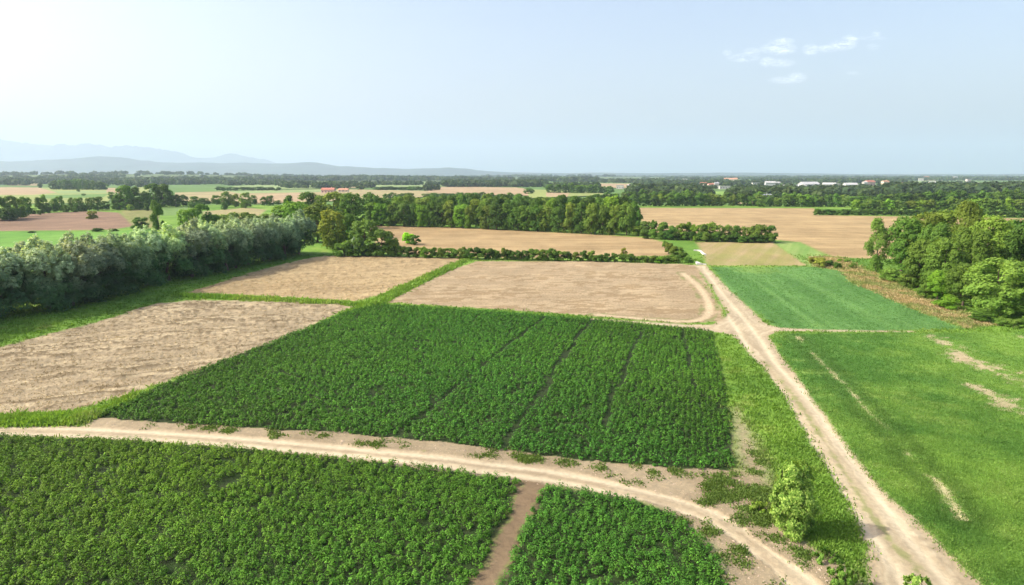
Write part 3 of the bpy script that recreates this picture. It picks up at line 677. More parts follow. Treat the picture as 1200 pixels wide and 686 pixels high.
# ------------------------------------------------------------------ crops
def inside(Q, poly, jag=.25):
    wq = np.stack([fbm(Q[:,0]*.8, Q[:,1]*.8, 2, 91), fbm(Q[:,0]*.8, Q[:,1]*.8, 2, 92)], 1)*jag
    return sdf(Q+wq, poly)
def crop(name, label, pts, d0, d1, row, stp, nleaf, leaf, h0, seed, gaps=(), tint=(1,1,1), ymin=24):
    rng = np.random.default_rng(seed); poly = Gs(pts)
    lim = 95.0; poly[:,0] = np.clip(poly[:,0], -60, 60) if ymin < 30 and name != 'x' else poly[:,0]
    a0, a1 = np.array(G(*d0)), np.array(G(*d1)); dv = (a1-a0)/np.linalg.norm(a1-a0); nv = np.array([-dv[1], dv[0]])
    A = poly@dv; Bq = poly@nv
    aa, bb = np.meshgrid(np.arange(A.min(), A.max(), stp), np.arange(Bq.min(), Bq.max(), row))
    Q = aa.ravel()[:,None]*dv + bb.ravel()[:,None]*nv
    Q += rng.normal(size=Q.shape)*np.array([.09, .09])
    sd = inside(Q, poly); ok = (sd > .05) & (Q[:,1] > ymin) & (np.abs(Q[:,0]) < 1.02*(Q[:,1]+14))
    for g, wd in gaps:
        d = pdist(Q, Gs(g)); ok &= d + fbm(Q[:,0]*.7, Q[:,1]*.7, 2, 95)*.25 > wd
    miss = fbm(Q[:,0]*.9, Q[:,1]*.9, 3, 96+seed)
    ok &= ~((miss > .36) & (rng.uniform(size=len(Q)) < .75))
    ok &= rng.uniform(size=len(Q)) > .07
    Q = Q[ok]; sd = sd[ok]; n = len(Q)
    big = 1+.35*fbm(Q[:,0]*.35, Q[:,1]*.35, 3, 97)+rng.normal(size=n)*.24
    big *= ss(0, .5, sd)*.3+.7
    hh = h0*np.clip(big, .5, 1.5); rr_ = .265*np.clip(big, .6, 1.4)
    k = nleaf; d = unit(n*k, rng); d[:,2] = np.abs(d[:,2])
    i = np.repeat(np.arange(n), k)
    rs = rng.uniform(.55, 1.05, n*k)
    p = np.column_stack([Q[i,0]+d[:,0]*rr_[i]*rs, Q[i,1]+d[:,1]*rr_[i]*rs, hh[i]*(.25+.75*d[:,2]*rs)])
    nr = nz(d*.9+np.array([0,0,.45])+unit(n*k, rng)*.4)
    Vv, Ff = leafs(p, nr, leaf*rng.uniform(.7,1.3,n*k), .62, rng)
    tn = np.array(tint)[None,:]*(1+.19*rng.normal(size=(n,1))+.38*fbm(Q[:,0]*.05,Q[:,1]*.05,3,98)[:,None])
    yel = np.clip(fbm(Q[:,0]*.03+9,Q[:,1]*.03,2,99)+rng.normal(size=n)*.12,-.5,.6)[:,None]
    tn = tn*np.hstack([1+.5*yel, 1+.12*yel, 1-.2*yel])
    tn = np.clip(tn, .3, 2.2)
    tn = tn[i]*(1+.18*rng.normal(size=(n*k,1)))
    o = mk(name, Vv, Ff, M_CROP, cols=np.repeat(np.clip(tn,.2,2.5), 4, axis=0)); tag(o, label, 'crop', kind='stuff'); print(name, n, len(Ff))
L1 = smooth([(640,372),(600,402),(561,434),(531,459),(490,493),(470,506)],4); L2 = smooth([(695,376),(675,398),(672,407),(651,431),(640,458),(612,490),(590,525)],4)
L3 = smooth([(752,391),(738,420),(729,451),(720,459),(709,500)],4); L4 = smooth([(800,388),(806,415),(812,450),(820,480)],4)
crop('crop_plants', 'dense dark green low crop filling the large middle field', CROP_MAIN, (590,525), (695,376), .47, .40, 24, .085, .52, 1,
     gaps=((L1,.27),(L2,.31),(L3,.28),(L4,.18)), tint=(.92,.95,.82), ymin=25)
crop('crop_plants', 'dense green low crop filling the near left field below the track', CROP_LEFT, (20,553), (67,536), .44, .38, 48, .062, .56, 2, tint=(1.25,1.06,.75), ymin=26)
crop('crop_plants', 'dense green low crop in the near field right of the bare footpath', CROP_MID, (590,680), (640,580), .44, .38, 48, .062, .56, 3, tint=(1.02,.98,.8), ymin=26)

# ------------------------------------------------------------------ grass
def tufts(name, label, mask, n, h, seed, spread=.18, blades=4, width=.03, bright=1.0, cat='grass'):
    rng = np.random.default_rng(seed)
    cand = np.nonzero(mask)[0]
    if len(cand) == 0: return
    cand = rng.choice(cand, n)
    b = P[cand]+rng.normal(size=(n,2))*np.minimum(.12+Y[cand,None]*.003, .6); zz = Z[cand]; cc = col[cand]
    i = np.repeat(np.arange(n), blades)
    q = b[i]+rng.normal(size=(n*blades,2))*spread
    hh = h*np.exp(rng.normal(size=n)*.3)[i]*rng.uniform(.6,1.2,n*blades)*(1+Y[cand][i]/150)
    a = rng.uniform(0, 6.28, n*blades); lean = rng.uniform(.1,.7,n*blades)*hh
    w = width*(1+Y[cand][i]/60)
    base = np.column_stack([q, zz[i]-.02]); side = np.column_stack([np.cos(a+1.57)*w, np.sin(a+1.57)*w, 0*w])
    tip = base+np.column_stack([np.cos(a)*lean, np.sin(a)*lean, hh]); mid_ = base+np.column_stack([np.cos(a)*lean*.3, np.sin(a)*lean*.3, hh*.6])
    Vv = np.stack([base-side, base+side, mid_+side*.9, tip], 1).reshape(-1,3)
    Vv2 = np.arange(4*len(q)).reshape(-1,4)
    c = cc[i]*bright*(1+.13*rng.normal(size=(len(i),1))); c = np.clip(c, .01, .9)
    o = mk(name, Vv, Vv2, M_BLADE, cols=np.repeat(c, 4, axis=0)); tag(o, label, cat, kind='stuff')
infr = (np.abs(X) < 1.08*(Y+14)) & (Y > 25) & (Y < 190)
green = (col[:,1] > col[:,0]*1.25)
incrop = (SD['shaded_crop_soil'] > -.1) | (SD['cl'] > -.1) | (SD['cm'] > -.1)
rm = SD['right_meadow'] > .2
pgf = SD['pale_green_field'] > 0
tufts('grass', 'bright green meadow grass right of the dirt road', infr & rm & green & (Y < 130), 200000, .07, 31, blades=3, spread=.16, width=.017, bright=1.12)
tufts('grass', 'green grass on the verges between the tracks and the crop', infr & ~rm & ~pgf & ~incrop & green & (sdA < -.05) & (sdB < -.05), 70000, .12, 32, blades=4, bright=1.1)
tufts('grass', 'thick grass on the banks dividing the stubble fields', infr & (bd < .9) & green & ~incrop & (sdB < -.2), 14000, .22, 33, blades=5, spread=.25, bright=1.3)
col[(((sdR > 0) | (sdS > 0)) & (veg > .6))] = (.12,.20,.04)
tufts('weeds', 'weeds sprinkled over the bare verges of the tracks', infr & (((sdR > 0) | (sdS > 0)) & (veg > .6)) & ~incrop & (sdB < -.25) & (sdA < -.1), 3500, .09, 34, blades=6, width=.03, cat='weeds')
tufts('grass', 'fine low growth in the pale green sown field', infr & pgf & green, 15000, .045, 38, blades=3, spread=.25, width=.03, bright=1.25)
tufts('weeds', 'grass strip growing between the wheel ruts of the dirt road', infr & (GR_STRIP < .3) & green, 2500, .12, 35, blades=5, cat='weeds')
stm = infr & (Y < 150) & ((SD['stubble_field'] > .2) | (SD['golden_stubble_field'] > .2))
tufts('straw_stubble', 'pale cut straw standing in the left stubble fields', stm, 9000, .06, 36, blades=3, spread=.2, width=.02, bright=1.02, cat='stubble')
tufts('dry_grass', 'dry straw coloured grass beside the right clump of trees', infr & (SD['dry_grass_strip'] > 0), 8000, .14, 37, blades=4, bright=1.2, cat='grass')
# clods and small stones on the dirt verge
rng = np.random.default_rng(77); cm_ = np.nonzero(infr & (sdR > 0) & (sdB < 0) & (Y < 75) & ~incrop)[0]; cm_ = rng.choice(cm_, 2500)
base_ico = np.array([(1,0,0),(-1,0,0),(0,1,0),(0,-1,0),(0,0,1),(0,0,-1)], float); tri = np.array([(0,2,4),(2,1,4),(1,3,4),(3,0,4),(2,0,5),(1,2,5),(3,1,5),(0,3,5)])
sz = .03*np.exp(rng.normal(size=2500)*.5); vv = base_ico[None]*sz[:,None,None]*rng.uniform(.6,1.3,(2500,6,1))*np.array([1,1,.6])+np.column_stack([P[cm_]+rng.normal(size=(2500,2))*.1, Z[cm_]])[:,None,:]
o = mk('soil_clods', vv.reshape(-1,3), (tri[None]+6*np.arange(2500)[:,None,None]).reshape(-1,3), M_DIRT, cols=np.tile((.42,.34,.25), (15000,1))); tag(o, 'crumbly clods of dry soil on the verge of the lower track', 'soil clods', kind='stuff')

# ------------------------------------------------------------------ far belts of trees (each a thing while it can be told apart)
FAR = [
 ([(742,241.8,14),(800,241.8,17),(860,241.5,13),(890,241.5,12)], 9.5, 2.5, 13, ['deep','deep','mid','dark','olive'], ['broad'], '{tone} tree in the belt behind the wide stubble field, {n} from the left', 'trees in the belt behind the wide stubble field'),
 ([(700,238,12),(760,237,14),(820,237,9),(890,238,11),(960,240,13)], 11, 2, 14, ['dark','deep','deep'], ['broad'], '{tone} tree one line behind the wide stubble field belt, {n} from the left', 'trees one line behind the wide field belt'),
 ([(892,242.4,10),(925,242.4,14),(955,242.5,13),(1000,243,14)], 9, 2, 13, ['deep','mid','mid','bright','dark'], ['broad'], '{tone} tree left of the dark clipped hedge, {n} from the left', 'trees left of the dark clipped hedge'),
 ([(957,252.2,8),(1040,252.5,8),(1100,253.5,8),(1210,255,8),(1300,256,8)], 6.5, .7, 10, ['dark','dark','deep'], ['bush'], '{tone} shrub of the long hedge on the wide stubble field, {n} from the left', 'shrubs of the long hedge on the wide stubble field'),
 ([(1004,248.5,14),(1060,249,15),(1110,250,17),(1160,251,18),(1300,252,16)], 12, 2, 17, ['mid','bright','mid','deep','olive'], ['broad'], '{tone} tree just behind the long hedge, {n} from the left', 'trees just behind the long hedge'),
 ([(1000,242,12),(1060,242,16),(1120,242,17),(1200,243,20),(1320,243,18)], 13, 2.5, 17, ['dark','deep','dark'], ['broad'], '{tone} tree two lines behind the long hedge, {n} from the left', 'trees two lines behind the long hedge'),
 ([(1010,235,7),(1060,235,7),(1110,234,6),(1160,234,9),(1300,234,11)], 12, 1.5, 15, ['deep','mid','dark'], ['broad'], '{tone} tree below the village on the right, {n} from the left', 'trees below the village'),
 ([(620,245,12),(700,245,12),(740,244,12)], 12, 2, 14, ['dark','dark','deep'], ['broad'], '{tone} tree behind the top of the middle wood, {n} from the left', 'trees behind the top of the middle wood'),
 ([(453,234,7),(475,235,9),(486,234,7)], 8, 1, 13, ['dark'], ['broad'], '{tone} tree in the small clump above the middle wood, {n} from the left', 'small clump above the middle wood'),
 ([(500,231,5),(560,232,6),(615,234,7)], 10, 1, 12, ['deep','dark'], ['broad'], '{tone} low tree along the tan strip behind the middle wood, {n} from the left', 'low trees along the tan strip'),
 ([(645,226.5,11),(690,226.8,11),(720,227,8)], 7.5, 1.5, 11, ['dark','deep'], ['broad'], '{tone} tree in the clump between distant tan fields, {n} from the left', 'clump between the distant tan fields'),
 ([(441,223,4.5),(500,223.2,5)], 6, .8, 9, ['dark'], ['bush'], '{tone} shrub in the short distant hedge, {n} from the left', 'short distant hedge'),
 ([(64,222.3,10),(90,222.5,13),(126,222.5,8)], 6.5, 1, 10, ['dark'], ['broad'], '{tone} tree in the dark grove in the left distance, {n} from the left', 'dark grove in the left distance'),
 ([(256,223.6,5),(330,223.4,5)], 7, .8, 9, ['dark'], ['bush'], '{tone} shrub in the dark hedge of the left distance, {n} from the left', 'dark hedge in the left distance'),
]
for pts, step, hj, w, tones, kinds, lb, gr in FAR:
    woodline(pts, step, 0, hj, w, tones, kinds, lb, gr, lod='far', jb=.3)
for px, b, t, w, tn, lb in [(423,222.5,217,11,'dark','dark rounded tree alone on a distant pale field'),(620,227.5,220.5,14,'deep','round tree alone on the distant tan field'),(1158,222,213,10,'dark','dark lone tree beside a distant tan field'),
    (466,216,212.5,3,'dark','tiny upright dark tree in the distance above the middle wood'),(47,220.5,215,6,'dark','small dark tree left of the distant dark grove'),(323,218,210,3,'dark','thin dark tree by the distant pale fields'),(92,225,221,4,'dark','small bush on the distant green field at left'),(98,229.5,227,5,'dark','low bush left on the yellow green distant field')]:
    tree_px('broad', 'far', px, b, t, w, tn, lb, parts=False)

def mound(x, y):   # low wooded rise on the left
    return 26*np.exp(-(((x+1650)/900)**2 + ((y-2900)/650)**2)) + 10*np.exp(-(((x-200)/1400)**2 + ((y-4600)/900)**2))
gx, gy = np.meshgrid(np.linspace(-4600, 4600, 120), np.linspace(1300, 7000, 60)); zz = mound(gx, gy)-.9
ii = np.arange(60*120).reshape(60, 120)
o = mk('hill', np.column_stack([gx.ravel(), gy.ravel(), zz.ravel()]), np.stack([ii[:-1,:-1].ravel(), ii[:-1,1:].ravel(), ii[1:,1:].ravel(), ii[1:,:-1].ravel()],1), M_FARG, cols=np.tile((.10,.145,.05), (7200,1)), smooth_=True); tag(o, kind='structure')

def wood(name, label, bands, seed):
    """far-off woodland that reads as one mass; bands: px0, px1, base0, base1, step in px, tree height m, crown radius m"""
    rng = np.random.default_rng(seed); cs = []
    for (p0, p1, b0, b1, dens, hh, rr_) in bands:
        n = int(dens); px = rng.uniform(p0, p1, n); t = rng.uniform(0, 1, n); py = b0+(b1-b0)*t
        for a, b in zip(px, py):
            x, y = G(a, b); s = rng.uniform(.7, 1.25)
            if fbm(np.array([x*.0035]), np.array([y*.002]), 3, seed)[0] < -.22: continue
            cs.append((x, y, float(mound(np.array(x), np.array(y))), hh*s, rr_*s*rng.uniform(.8,1.3), rng.uniform(.6,1.25), rng.uniform(0,1)))
    cs = np.array(cs); n = len(cs); k = 46
    i = np.repeat(np.arange(n), k); d = unit(n*k, rng); d[:,2] = np.abs(d[:,2])*1.0-.25*(rng.uniform(size=n*k)<.35)
    lump = 1+.25*np.sin(d[:,0]*5+i)*np.sin(d[:,1]*5+i*1.7)
    low = rng.uniform(size=n*k) < .35; d[low,2] = rng.uniform(-.7, 0, low.sum())
    p = np.column_stack([cs[i,0]+d[:,0]*cs[i,4]*lump, cs[i,1]+d[:,1]*cs[i,4]*lump, cs[i,2]+cs[i,3]*(.48+.5*d[:,2]*lump)])
    nr = nz(d+unit(n*k, rng)*.5)
    Vv, Ff = leafs(p, nr, cs[i,4]*.42, .75, rng)
    c = np.array([.045,.088,.034])[None]*cs[:,5][:,None]*np.column_stack([1+.55*cs[:,6], 1+.3*cs[:,6], 1-.2*cs[:,6]])
    o = mk(name, Vv, Ff, M_BLADE, cols=np.repeat(c[i], 4, axis=0)); tag(o, label, 'woodland', kind='stuff'); print(name, n)
wood('distant_woodland', 'bluish woodland covering the low rise in the left distance', [(-200,300,208.5,216,1500,11,9),(-200,40,211,217.5,260,11,9),(130,260,213,220,420,11,8),(0,300,206.8,208.5,900,12,12)], 51)
wood('distant_woodland', 'belts of woodland across the centre distance below the blue hills', [(260,460,209.6,210.4,260,12,10),(300,420,212.2,213.2,150,11,8),(270,600,206.4,208.4,1100,12,12),(420,600,210,212.8,420,12,9),(520,640,216.5,219.3,330,10,6),(260,330,214,217,90,9,6),(370,398,220,221,25,8,5),(610,700,210.5,214,300,12,9),(330,440,219,221,60,8,5),(565,720,206.8,209,700,12,12),(700,900,206.3,208.3,800,12,13),(500,512,221,224,16,7,4),(270,420,216.8,217.6,90,8,5),(420,520,216.5,217.5,70,8,5),(520,640,213.5,214.5,160,9,6),(380,520,211.5,212.3,150,10,7),(640,700,219.5,221,50,8,6)], 52)
wood('distant_woodland', 'dark woodland round the village on the right', [(745,900,215,217,200,8,6),(740,830,223,233,330,8,6),(780,1300,209.5,212,800,9,9),(860,1060,225,230,420,7,6),(700,860,210.5,215,300,9,8),(855,960,230,235,150,8,5),(780,1100,216,222,170,7,4),(900,1300,207,209.6,1100,12,12),(1060,1140,216,218.5,60,7,5),(1100,1300,225,231,420,10,7),(1180,1300,218,224,220,10,7),(1040,1110,224,231,230,10,7),(860,1060,213,215,200,8,8),(690,760,233,240,150,10,6)], 53)

# ------------------------------------------------------------------ buildings of the village
WALL = {'white': mat_plain('white_wall_mat', (.50,.49,.45), .9, .4, .12), 'cream': mat_plain('cream_wall_mat', (.62,.54,.42), .9, .4, .12), 'grey': mat_plain('grey_wall_mat', (.45,.47,.48), .9, .4, .12), 'pink': mat_plain('pink_wall_mat', (.62,.42,.36), .9, .4, .12)}
ROOF = {'red': mat_plain('red_tile_mat', (.42,.17,.12), .9, .8, .25), 'terracotta': mat_plain('terracotta_tile_mat', (.50,.27,.17), .9, .8, .25), 'grey': mat_plain('grey_roof_mat', (.34,.36,.38), .8, .8, .2), 'pale': mat_plain('pale_roof_mat', (.46,.47,.46), .7, .8, .15)}
M_WIN = mat_plain('window_glass_mat', (.05,.06,.07), .25, 1, .1, 0)
BLD = [ # px, base py, width px, wall height m, roof type, wall, roof, label
 (734,234.5,7,4,'gable','white','terracotta','small white house showing its gable among trees left of the village'),
 (727,221.5,8,5,'flat','white','pale','white flat shed at the left end of the far farm strip'),
 (745,221.2,18,3,'gable','cream','pale','long low cream farm shed at the left of the village'),
 (780,222,12,4,'gable','cream','terracotta','cream house with a terracotta roof left of the white shed'),
 (799,220,9,4,'gable','pink','red','pinkish house behind the white shed'),
 (807,221.5,10,5,'flat','white','pale','bright white shed in the left part of the village'),
 (828,218,13,4,'gable','pink','red','pink walled long house left of the red roofed barn'),
 (834,220.5,8,6,'gable','pink','red','red roofed barn beside the narrow white house'),
 (840,220.8,5,8,'gable','white','grey','narrow tall white house right of the red roofed barn'),
 (850,221.6,12,4,'flat','white','pale','long low white shed right of the narrow white house'),
 (824,221,5,4,'gable','cream','pale','tiny cream hut below the pink long house'),
 (857,212.5,15,7,'gable','cream','terracotta','large terracotta roofed hall on the skyline of the village'),
 (803,212.5,5,8,'flat','white','pale','small white block in the trees above the village left part'),
 (886,218,9,6,'flat','white','grey','white and grey block left of the pale blue grey house'),
 (903,222,11,10,'gable','grey','pale','pale blue grey two storey house'),
 (911,217.8,7,6,'gable','white','pale','small white house above the blue grey house'),
 (897,236,17,4,'gable','white','grey','grey roofed white farmhouse hidden in trees near the wide stubble field'),
 (888,224.5,9,4,'gable','cream','red','little red roofed house below the white and grey block'),
 (929,220,18,4,'flat','grey','pale','grey low warehouse left of the pale vaulted greenhouse'),
 (950,220.3,22,6,'gable','grey','pale','pale grey broad greenhouse shed in the middle of the village'),
 (943,222.5,4,5,'gable','white','pale','tiny white house before the pale grey greenhouse shed'),
 (973,221.5,14,7,'gable','white','pale','white wide house with a pale roof'),
 (981,223,7,9,'flat','white','pale','tall white block right of the white wide house'),
 (998,221,15,6,'gable','grey','pale','grey beige house row with pale roofs'),
 (1020,219,12,9,'gable','pink','red','pink roofed large house standing highest on the right'),
 (1014,219.3,5,8,'gable','white','pale','white annex left of the pink roofed large house'),
 (1038,218.5,8,9,'gable','cream','terracotta','cream tall house between pink roof and terracotta hall'),
 (1051,219.3,15,5,'gable','cream','terracotta','long terracotta roofed hall at the right of the village'),
 (1063,220.3,4,6,'gable','white','pale','narrow white house right of the long terracotta hall'),
 (1078,220,4,6,'gable','cream','terracotta','little cream house in the trees right of the hall'),
 (1091,221.7,6,4,'flat','white','pale','white low shed right of the little cream house'),
 (1095,217,9,5,'gable','cream','pale','cream farmhouse by the far pale green strip'),
 (1121,219.5,8,4,'gable','white','pale','white farm shed in the right distance'),
 (1135,216.5,5,12,'flat','white','pale','white tower like block in the right distance'),
 (1080,212,5,8,'flat','white','pale','small white block on the right skyline'),
 (1086,210,7,9,'gable','cream','terracotta','faint cream house on the right skyline'),
 (384,226.5,15,4,'gable','pink','red','red roofed farmhouse in the left centre distance'),
 (402,225.5,11,3,'gable','cream','terracotta','tan roofed barn right of the red roofed farmhouse'),
 (245,213.8,9,6,'flat','white','pale','white farm building in the left distance'),
 (247,211.6,4,8,'gable','white','pale','narrow white house behind the left white farm building'),
 (104,208.5,3,12,'gable','white','pale','tiny white house on the wooded rise at left'),
 (1120,210.2,5,10,'gable','white','pale','tiny white house far out on the right plain'),
 (1000,209.8,6,10,'flat','white','pale','faint white block far behind the village'),
 (572,212,6,6,'gable','cream','terracotta','faint cream farmhouse in the centre distance'),
]
for bi, (px, b, w, hw, rt, wc, rc, lb) in enumerate(BLD):
    x, y = G(px, b); s = depth_at(y)/F; wd = w*s; hw = max(hw, (1.9 if rt == 'flat' else 1.7)*s); dp = min(max(wd*.55, 6), 16); rz = trng.uniform(-.35, .35); y += dp/2
    root = empty('house' if rt == 'gable' and wd < 18 else 'farm_building', (x, y, 0), rz); tag(root, lb, 'house' if rt == 'gable' and wd < 18 else 'building', 'buildings of the distant village' if px > 700 else None)
    m = MB(); m.box((-wd/2,-dp/2,-.5), (wd/2,dp/2,hw))
    if rt == 'gable':
        rh = dp*.24; m.add([(-wd/2,-dp/2,hw),(-wd/2,dp/2,hw),(-wd/2,0,hw+rh),(-wd/2,0,hw+rh)],[(0,1,2,3)]); m.add([(wd/2,-dp/2,hw),(wd/2,dp/2,hw),(wd/2,0,hw+rh),(wd/2,0,hw+rh)],[(0,1,2,3)])
    m.build('wall', WALL[wc], root)
    r = MB(); e = .5
    if rt == 'gable':
        q = [(-dp/2-e, hw-rh*.08), (0, hw+rh+.05)]
        for sgn in (-1, 1):
            y0, y1 = sgn*(dp/2+e), 0; z0, z1 = hw-rh*.1, hw+rh+.06
            r.add([(-wd/2-e,y0,z0),(wd/2+e,y0,z0),(wd/2+e,y1,z1),(-wd/2-e,y1,z1),(-wd/2-e,y0,z0+.25),(wd/2+e,y0,z0+.25),(wd/2+e,y1,z1+.25),(-wd/2-e,y1,z1+.25)],
                  [(0,1,2,3),(4,7,6,5),(0,4,5,1),(1,5,6,2),(2,6,7,3),(3,7,4,0)])
    else: r.box((-wd/2-.3,-dp/2-.3,hw+.01),(wd/2+.3,dp/2+.3,hw+.55))
    rf = r.build('roof', ROOF[rc], root)
    if rt == 'gable' and wd < 18 and wc != 'grey':
        c = MB(); c.box((wd*.2,-.4+dp*.12,hw+rh*.4),(wd*.2+.8,.4+dp*.12,hw+rh+1.2)); c.build('chimney', WALL[wc], rf)
    nw = int(max(2, min(7, wd//3.5)))
    for j in range(nw):
        for fl in range(2 if hw > 5.5 else 1):
            cx = -wd/2+wd*(j+.5)/nw; z0 = 1.0+fl*3.0
            g = MB(); g.box((cx-.55,-dp/2-.06,z0),(cx+.55,-dp/2+.02,z0+1.4)); g.build('window', M_WIN, root)

# ------------------------------------------------------------------ white concrete edging at the road end
def ribbon(pts, w, h, name, label):
    p = Gs(smooth(pts, 5)); x0, y0 = p[0]; root_ = p-p[0]; m = MB(); n = len(p)
    t = np.gradient(root_, axis=0); t /= np.linalg.norm(t, axis=1)[:, None]; nn = np.stack([-t[:,1], t[:,0]], 1)
    Vv = []
    for i in range(n):
        ww = w*(.6+.8*i/n)
        for sgn, zz_ in ((-1,-.1),(1,-.1),(1,h),(-1,h)): Vv.append((root_[i,0]+nn[i,0]*sgn*ww/2, root_[i,1]+nn[i,1]*sgn*ww/2, zz_))
    Fq = [(i*4+k, i*4+(k+1) % 4, (i+1)*4+(k+1) % 4, (i+1)*4+k) for i in range(n-1) for k in range(4)]+[(0,3,2,1),((n-1)*4,(n-1)*4+1,(n-1)*4+2,(n-1)*4+3)]
    m.add(Vv, Fq); o = m.build(name, M_WHITE); o.location = (x0, y0, 0); tag(o, label, 'edging'); return o
ribbon([(813,294.2),(820,294.6),(823,297.2),(826,299.4)], .55, .35, 'concrete_edging', 'winding white concrete edging on the green patch at the far road end')
ribbon([(816.3,308.4),(818,309.8),(819.4,310.6)], 1.0, .40, 'concrete_slab', 'short white concrete slab where the road meets the green patch')
ribbon([(820.5,310.0),(824,310.2),(827.5,310.4)], .45, .2, 'concrete_kerb', 'thin pale kerb right of the short white slab')

# ------------------------------------------------------------------ blue hills
def ridge(name, D, prof, depth, seed, cols_=500, rows=26):
    xs = [p[0] for p in prof]; zs = [(205-p[1]) for p in prof]
    px = np.linspace(xs[0], xs[-1], cols_); hgt = np.interp(px, xs, zs)
    hgt = np.convolve(np.pad(hgt, 6, mode='edge'), np.ones(13)/13, 'valid')
    tan_ = (px-600)/F/cP
    Vv = []; t = np.linspace(0, 1, rows)
    for r_ in range(rows):
        y = D+(t[r_]-.6)*depth; x = tan_*D
        z = (CAMH+hgt/F*D/cP*1.0)*np.sin(math.pi*min(t[r_]/1.2, 1))**1.4 if False else (CAMH+hgt*D/F*(.82 if D < 12000 else 1.0))*(ss(0, .6, t[r_]) if t[r_] <= .6 else ss(1.3, .6, t[r_]))
        nzv = fbm(x*.0016, np.full_like(x, y*.0016), 5, seed)
        z = z*(1+.35*nzv*(1-abs(t[r_]-.6)*0)*(.25 if abs(t[r_]-.6) < .03 else 1)) - 3*(t[r_] == 0)
        Vv.append(np.column_stack([x+0*z, np.full_like(x, y), z]))
    Vv = np.vstack(Vv); ii = np.arange(rows*cols_).reshape(rows, cols_)
    o = mk(name, Vv, np.stack([ii[:-1,:-1].ravel(), ii[:-1,1:].ravel(), ii[1:,1:].ravel(), ii[1:,:-1].ravel()],1), M_HILL, smooth_=True); tag(o, kind='structure')
ridge('hills', 9000, [(-500,190),(-300,186),(-100,188),(0,188),(60,186),(100,184.5),(140,183.5),(175,186),(210,189),(270,189),(320,188),(350,189.5),(400,192.5),(440,197),(480,198),(500,197),(522,194),(545,197),(580,201),(640,202.5),(760,203),(800,202.6),(860,202),(900,203),(1000,204),(1100,204),(1300,203.8),(1700,203.5)], 2600, 5)
ridge('mountains', 15500, [(-500,158),(-300,161),(-100,164),(0,165),(30,166),(60,170),(90,175),(120,171.5),(150,175),(170,175.5),(200,180),(240,185),(255,185.5),(280,184),(300,187),(340,196),(380,203),(500,204.5)], 3600, 6)

# ------------------------------------------------------------------ haze
hz = MB(); hz.box((-23000,-250,-30), (23000,26000,1150)); hzm = bpy.data.materials.new('haze_mat'); nt = nodes(hzm)
out = N(nt, 'ShaderNodeOutputMaterial'); pv = N(nt, 'ShaderNodeVolumePrincipled'); HAZE_D = 1.0e-4
pv.inputs['Color'].default_value = (.62, .79, .96, 1); pv.inputs['Density'].default_value = HAZE_D; pv.inputs['Anisotropy'].default_value = .18
nt.links.new(pv.outputs[0], out.inputs['Volume'])
ho = hz.build('haze', hzm); tag(ho, 'thin pale blue haze over the whole plain', 'haze', kind='stuff')

# ------------------------------------------------------------------ sky, sun, camera
w = bpy.data.worlds.new('World'); scene.world = w; w.use_nodes = True; nt = w.node_tree; nt.nodes.clear(); L = nt.links.new
out = N(nt, 'ShaderNodeOutputWorld'); bg = N(nt, 'ShaderNodeBackground'); bg.inputs[1].default_value = .15
sk = N(nt, 'ShaderNodeTexSky'); sk.sky_type = 'NISHITA'; sk.sun_disc = False; sk.sun_elevation = SUN_EL
sk.sun_rotation = math.atan2(SUN_H[0], SUN_H[1]); sk.air_density = 1.0; sk.dust_density = 4.5; sk.ozone_density = 4.0; sk.altitude = 0
tc = N(nt, 'ShaderNodeTexCoord'); sep = N(nt, 'ShaderNodeSeparateXYZ'); L(tc.outputs['Generated'], sep.inputs[0])
def mth(op, a, b=None):
    n = N(nt, 'ShaderNodeMath', operation=op)
    for i, v in enumerate((a, b)):
        if v is None: continue
        if isinstance(v, (int, float)): n.inputs[i].default_value = v
        else: L(v, n.inputs[i])
    return n.outputs[0]
yp = mth('MAXIMUM', sep.outputs[1], .05); U = mth('DIVIDE', sep.outputs[0], yp); Vv_ = mth('DIVIDE', sep.outputs[2], yp)
nzz = N(nt, 'ShaderNodeTexNoise', ins={'Scale': 75.0, 'Detail': 9.0, 'Roughness': .72, 'Distortion': .8}); mp = N(nt, 'ShaderNodeMapping'); mp.inputs['Scale'].default_value = (1, 1, 3.2); L(tc.outputs['Generated'], mp.inputs[0]); L(mp.outputs[0], nzz.inputs['Vector'])
acc = None
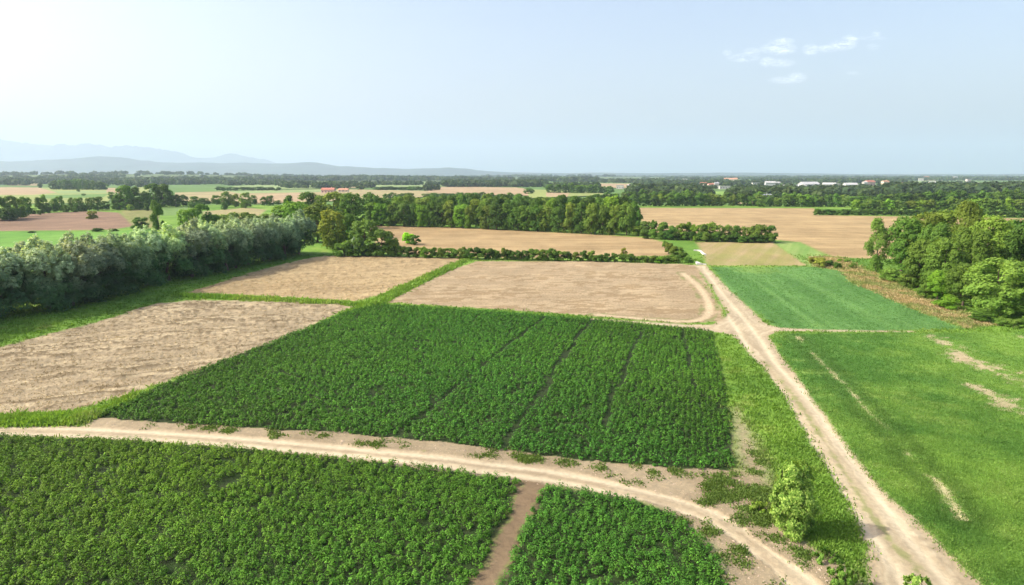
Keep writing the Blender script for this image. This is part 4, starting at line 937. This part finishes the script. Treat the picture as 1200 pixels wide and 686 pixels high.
for px, py, a, b, s in [(852,62,5,3,.6),(871,68,17,4,.7),(881,61,10,4,.55),(912,57,19,6,1.0),(917,48,13,3,.7),(900,73,9,5,.9),(914,74,16,4,.7),(934,91,10,5,.9),(920,94,18,3.5,.75),(950,58,9,5,.95),(970,57,12,3.5,.8),(987,53,14,5,1.0),(996,47,9,5,.9),(1027,40,5,3,.5),(1024,55,8,3,.4),(1000,86,9,2.5,.35),(1020,45,20,2,.3)]:
    d = ray(px, py); uc, vc = d[0]/d[1], d[2]/d[1]
    e = mth('ADD', mth('POWER', mth('MULTIPLY', mth('ADD', U, -uc), F*1.03/(a*1.25)), 2), mth('POWER', mth('MULTIPLY', mth('ADD', Vv_, -vc - 0.0), F*1.03/(b*1.35)), 2))
    m_ = mth('MULTIPLY', mth('SUBTRACT', 1.0, mth('MINIMUM', e, 1.0)), s)
    acc = m_ if acc is None else mth('MAXIMUM', acc, m_)
r_ = N(nt, 'ShaderNodeMapRange', ins={1: .32, 2: .72, 3: -.25, 4: 1.1}); L(nzz.outputs[0], r_.inputs[0])
msk = mth('MULTIPLY', acc, mth('MAXIMUM', r_.outputs[0], 0.0)); msk = mth('MINIMUM', mth('MULTIPLY', msk, .8), .7)
mx = N(nt, 'ShaderNodeMix', data_type='RGBA'); L(msk, mx.inputs[0]); hs = N(nt, 'ShaderNodeMix', data_type='RGBA', blend_type='MULTIPLY', ins={0: 1.0}); L(sk.outputs[0], hs.inputs[6]); hs.inputs[7].default_value = (1.27,1.055,.925,1); L(hs.outputs[2], mx.inputs[6]); mx.inputs[7].default_value = (6.2, 6.3, 6.5, 1)
L(mx.outputs[2], bg.inputs[0]); L(bg.outputs[0], out.inputs[0])

sd = bpy.data.lights.new('sun', 'SUN'); sd.energy = 3.0; sd.angle = math.radians(.55); sd.color = (1, .93, .82)
so = bpy.data.objects.new('sun', sd); COL.objects.link(so)
from mathutils import Vector
dirv = Vector((SUN_H[0]*math.cos(SUN_EL), SUN_H[1]*math.cos(SUN_EL), math.sin(SUN_EL)))
so.rotation_euler = dirv.to_track_quat('Z', 'Y').to_euler(); so.location = (-60, 20, 80)

cd = bpy.data.cameras.new('camera'); cd.lens = 24; cd.sensor_width = 36; cd.clip_start = .5; cd.clip_end = 60000
co = bpy.data.objects.new('camera', cd); COL.objects.link(co); co.location = (0, 0, CAMH); co.rotation_euler = (math.pi/2-PITCH, 0, 0)
scene.camera = co
scene.view_settings.view_transform = 'Standard'; scene.view_settings.look = 'None'; scene.view_settings.exposure = 1.0; scene.view_settings.gamma = 1.0
scene.cycles.max_bounces = 6; scene.cycles.diffuse_bounces = 2; scene.cycles.transmission_bounces = 2; scene.cycles.volume_bounces = 1
print('trees', NT[0], 'grid', NR, NC)
